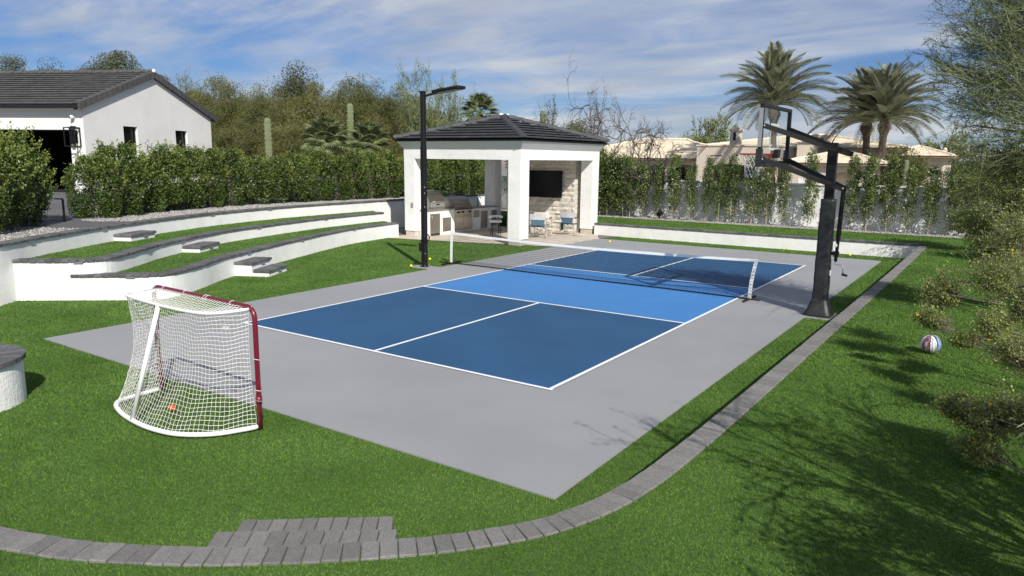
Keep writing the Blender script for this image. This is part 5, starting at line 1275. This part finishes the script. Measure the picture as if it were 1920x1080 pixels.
# tall front block
YB = 33.5; bz = onY(1370, 274, YB)[2]; b0, b1 = xr(1306, YB), xr(1440, YB)
arched_wall(b0, b1, YB, .3, bz, [(xr(1326, YB), xr(1412, YB), onY(1360, 316, YB)[2], .30)])
MB().box(b0, b0+.3, YB+.35, 42, .3, bz).build('side_wall', M_beige, nh); MB().box(b1-.3, b1, YB+.35, 42, .3, bz).build('side_wall', M_beige, nh)
MB().box(b0-.06, b1+.06, YB-.06, 42, bz, bz+.10).build('parapet', M_beige, nh); MB().box(b0+.3, b1-.3, YB+3, YB+3.1, .3, bz).build('inner_wall', MATS['beige_painted_shade'], nh)
MB().box(xr(1331, YB), xr(1354, YB), YB-.01, YB+.02, onY(1340, 292.5, YB)[2], onY(1340, 291, YB)[2]).build('slot_vent', M_dark, nh)
# main roof, garage wing, low far wing
z1_ = onY(1450, 277, 40)[2]; hiproof(xr(1300, 40), xr(1690, 40), 40, 52, z1_, onY(1450, 255, 46)[2]); MB().box(xr(1300, 40), xr(1690, 40), 40.1, 51.9, .3, z1_-.1).build('wall', M_beige, nh)
YD = 31.5; dz = onY(1570, 306, YD)[2]; d0, d1 = xr(1478, YD), xr(1652, YD)
arched_wall(d0, d1, YD, .3, dz-.1, [(xr(1562, YD), xr(1612, YD), onY(1590, 333, YD)[2], .30)]); MB().box(d0+.2, d1-.2, YD+.5, YD+.6, .3, dz-.15).build('recess_wall', M_beige, nh)
MB().box(d0, d0+.3, YD+.35, YD+6, .3, dz-.1).build('side_wall', M_beige, nh); MB().box(d1-.3, d1, YD+.35, YD+6, .3, dz-.1).build('side_wall', M_beige, nh); hiproof(d0, d1, YD, YD+6, dz, onY(1555, 284, YD+3)[2])
MB().box(xr(1499, YD), xr(1512, YD), YD-.02, YD+.03, onY(1500, 352, YD)[2], onY(1500, 334, YD)[2]).build('window', M_white, nh)
MB().box(xr(1500, 36), xr(1525, 36), 35, 37, .3, onY(1510, 272, 36)[2]).build('stair_block', M_beige, nh)
ze = onY(1720, 292, 40)[2]; hiproof(xr(1655, 40), xr(1775, 40), 40, 47, ze, onY(1700, 276, 43)[2]); MB().box(xr(1660, 40), xr(1770, 40), 40.1, 46.9, .3, ze-.1).build('wall', M_beige, nh)
for px, yt, yb, Y, wp in ((1381, 242, 275, 39, 25), (1537, 254, 276, 42, 36), (1772, 281, 293, 42, 7)):
    c = onY(px, yt, Y); zb = onY(px, yb, Y)[2]; hw = wp/2*Y*1.15/FPX; ch = MB().box(c[0]-hw*.82, c[0]+hw*.82, Y-hw*.82, Y+hw*.82, zb-.8, c[2]-.02).build('chimney', M_beige, nh)
    MB().box(c[0]-hw, c[0]+hw, Y-hw, Y+hw, c[2]-.14, c[2]+.0).build('cap', M_beige, ch); MB().lathe([(hw*1.05, 0), (hw*.7, .09), (.05, .14)], 8, (c[0], Y, c[2]+.002)).build('tile_cap', M_claytile, ch)
    hh_ = c[2]-.2-zb
    for k in range(1 if wp < 30 else 2):
        x = c[0]+(0 if wp < 30 else (-.5+k)*hw*.8); MB().box(x-hw*.24, x+hw*.24, Y-hw*.82-.01, Y-hw*.82+.02, zb+hh_*.42, zb+hh_*.95, .0).build('arched_opening', M_dark, ch)

# ------------------------------------------------------------------ near palo verde and creosote along the right border
def palo_crown(label, base, clusters, ntw=88, sub_=5, leaf=.021):
    global NR; NR = np.random.default_rng(zlib.crc32(label.encode()))
    base = np.array(base, float); r = thing('palo_verde', label, 'tree', base); big, tw, C = [], [], []
    fork = np.array([-.15, .1, 1.5]); big.append((np.array([[0, 0, -.1], [-.05, .05, .7], fork]), .14, .11)); heart = np.array([-.8, 0, 3.2])
    for (px, py, dp, rad) in clusters:
        c = atd(px, py, dp)-base; m_ = fork+(c-fork)*.5+NR.normal(0, .15, 3)+[0, 0, .35]
        big.append((np.array([fork, fork+(m_-fork)*.5+NR.normal(0, .08, 3), m_, c+(m_-c)*.3+NR.normal(0, .06, 3), c]), .05, .012)); out = c-heart; out /= np.linalg.norm(out)
        for k in range(int(ntw*(rad/.8)**1.5)):
            s0_ = c+(m_-c)*.45*NR.random()+NR.normal(0, .33, 3)*rad; d = out*.8+NR.normal(0, .75, 3); d /= np.linalg.norm(d); L = rad*NR.uniform(.45, 1.15)
            P = [s0_]
            for q in range(3): d = d+NR.normal(0, .14, 3)+[0, 0, .10]; d /= np.linalg.norm(d); P.append(P[-1]+d*L/3)
            tw.append((np.array(P), .0055, .0022))
            for q in range(sub_):
                i = NR.integers(0, 3); e0 = P[i]+(P[i+1]-P[i])*NR.random(); dd = d+NR.normal(0, .55, 3); dd /= np.linalg.norm(dd); l2 = L*NR.uniform(.25, .55); e1 = e0+dd*l2
                tw.append((np.array([e0, (e0+e1)/2+NR.normal(0, .02, 3), e1]), .0032, .0016)); C.append(e0+(e1-e0)*NR.random((9, 1))+NR.normal(0, .012, (9, 3)))
    V, F = branches(big, 6); arr('trunk', V, F, M_palov, r, True); V, F = branches(tw, 3); arr('twigs', V, F, M_palov, r)
    VL, FL = leafcards(np.concatenate(C), leaf, .4, (0, 0, .3)); arr('foliage', VL, FL, M_palov, r); return r
palo_crown('large palo verde with fine green twigs overhanging the raised lawn', (10.6, -1.0, .40), [(1915, 20, 10.5, 1.0), (1860, 60, 11, .85), (1900, 130, 10.5, .9), (1840, 150, 11, .75), (1790, 120, 11.5, .6), (1885, 215, 10.5, .8), (1825, 235, 11, .6), (1775, 190, 12, .45), (1960, 80, 10, 1.0), (1950, 210, 10, .9), (1735, 105, 12, .38), (1810, 60, 11.5, .6), (1880, -60, 10.5, 1.0), (1960, -120, 10, 1.1), (1800, -40, 11, .7), (2050, 0, 10, 1.1), (2050, 150, 10, 1.0), (1855, 300, 11.5, .5), (1910, 280, 10.8, .6)])
palo('palo_verde', 'palo verde casting dappled shade from the planting bed', 0, 0, 0, 0, 0, lev=4, k=(0, 6, 4, 4, 4), per=7, leaf=.05, wig=.16, spread=.6, up=.02, stems=4, r0=.06, loc=(9.25, -9.7, .40), hh=3.3, ww=1.5, ratio=.70)
def creosote(label, base, clusters, per=2400, leaf=.017, flowers=30):
    global NR; NR = np.random.default_rng(zlib.crc32(label.encode()))
    base = np.array(base, float); r = thing('creosote_bush', label, 'bush', base); paths = []; C = []; FL_ = []
    for (px, py, dp, rx, rz_) in clusters:
        c = (atd(px, py, dp) if dp > 0 else np.array([px, py, -dp]))-base; mid_ = c*[.55, .55, .62]+NR.normal(0, .12, 3)+[0, 0, .2]
        paths.append((np.array([[NR.normal(0, .1), NR.normal(0, .1), 0], c*[.22, .22, .35]+NR.normal(0, .05, 3), mid_, c*.9+mid_*.1, c]), .013, .005))
        nt = int(per/26)
        for k in range(nt):
            u = NR.normal(0, 1, 3); u /= np.linalg.norm(u); e = c+u*NR.uniform(.35, 1.08)*np.array([rx, rx, rz_])*(1+.25*math.sin(5*u[0]+7*u[2])); s = c+(mid_-c)*.35*NR.random()+NR.normal(0, .04, 3)
            m_ = (s+e)/2+NR.normal(0, .05, 3)*rx; paths.append((np.array([s, m_, e]), .0022, .0010))
            t = NR.uniform(.35, 1.05, 26)[:, None]; C.append(s*(1-t)**2+2*m_*t*(1-t)+e*t*t+NR.normal(0, .022, (26, 3)))
            if NR.random() < flowers/nt/len(clusters)*1.0: FL_.append(e)
    V, F = branches(paths, 4); VL, FL = leafcards(np.concatenate(C), leaf, .55, (0, 0, .3)); tag_tree(r, V, F, M_bark, VL, FL, M_creo, 'stems', 'foliage')
    if FL_:
        Q = np.repeat(np.array(FL_), 5, axis=0)+NR.normal(0, .008, (5*len(FL_), 3)); VL, FL = leafcards(Q, .024, .7); tag(arr('flowers', VL, FL, M_flower, r), kind='stuff')
creosote('near creosote bush with small yellow flowers drooping low over the lawn', (8.25, -8.1, .40), [(1845, 785, 5.9, .36, .25), (1790, 760, 6.1, .22, .12), (1905, 770, 5.7, .30, .24), (1825, 835, 5.7, .16, .12), (1900, 660, 6.6, .30, .28), (1915, 560, 6.9, .30, .4)], per=5200, leaf=.022, flowers=34)
creosote('creosote bush with yellow flowers reaching over the lawn above the basketball', (8.5, -5.2, .40), [(1755, 550, 8.4, .27, .30), (1735, 595, 8.2, .14, .10), (1868, 520, 8.0, .40, .40), (1905, 440, 8.2, .50, .5), (1860, 610, 7.8, .26, .22), (1800, 640, 7.9, .10, .06)], per=5200, leaf=.024, flowers=26)
creosote('tall loose creosote bush at the right border behind the flowering ones', (8.6, -1.2, .40), [(1890, 380, 11, .75, .7), (1860, 470, 11.5, .55, .5), (1915, 310, 11, .8, .6), (1835, 420, 12.5, .5, .5)], per=8000, leaf=.032, flowers=12)
creosote('distant creosote bush growing where the raised lawn meets the boundary wall', (7.9, 7.5, .40), [(1850, 360, 20, 1.0, .9), (1822, 420, 20, .8, .5), (1890, 330, 19, 1.2, 1.0), (1875, 430, 18, .9, .6)], per=8000, leaf=.05, flowers=0)
creosote('bushy creosote in the planting bed that shades the near lawn', (9.0, -9.6, .40), [(8.6, -10.9, -2.2, .5, .4), (8.3, -9.6, -1.3, .4, .3), (9.6, -11.2, -2.4, .6, .45), (8.3, -11.2, -1.7, .5, .4), (9.5, -10.4, -2.0, .5, .4), (9.2, -11.7, -2.2, .5, .4), (8.9, -12.1, -1.4, .5, .4), (8.0, -12.4, -1.5, .45, .35)], per=3600, leaf=.028, flowers=20)
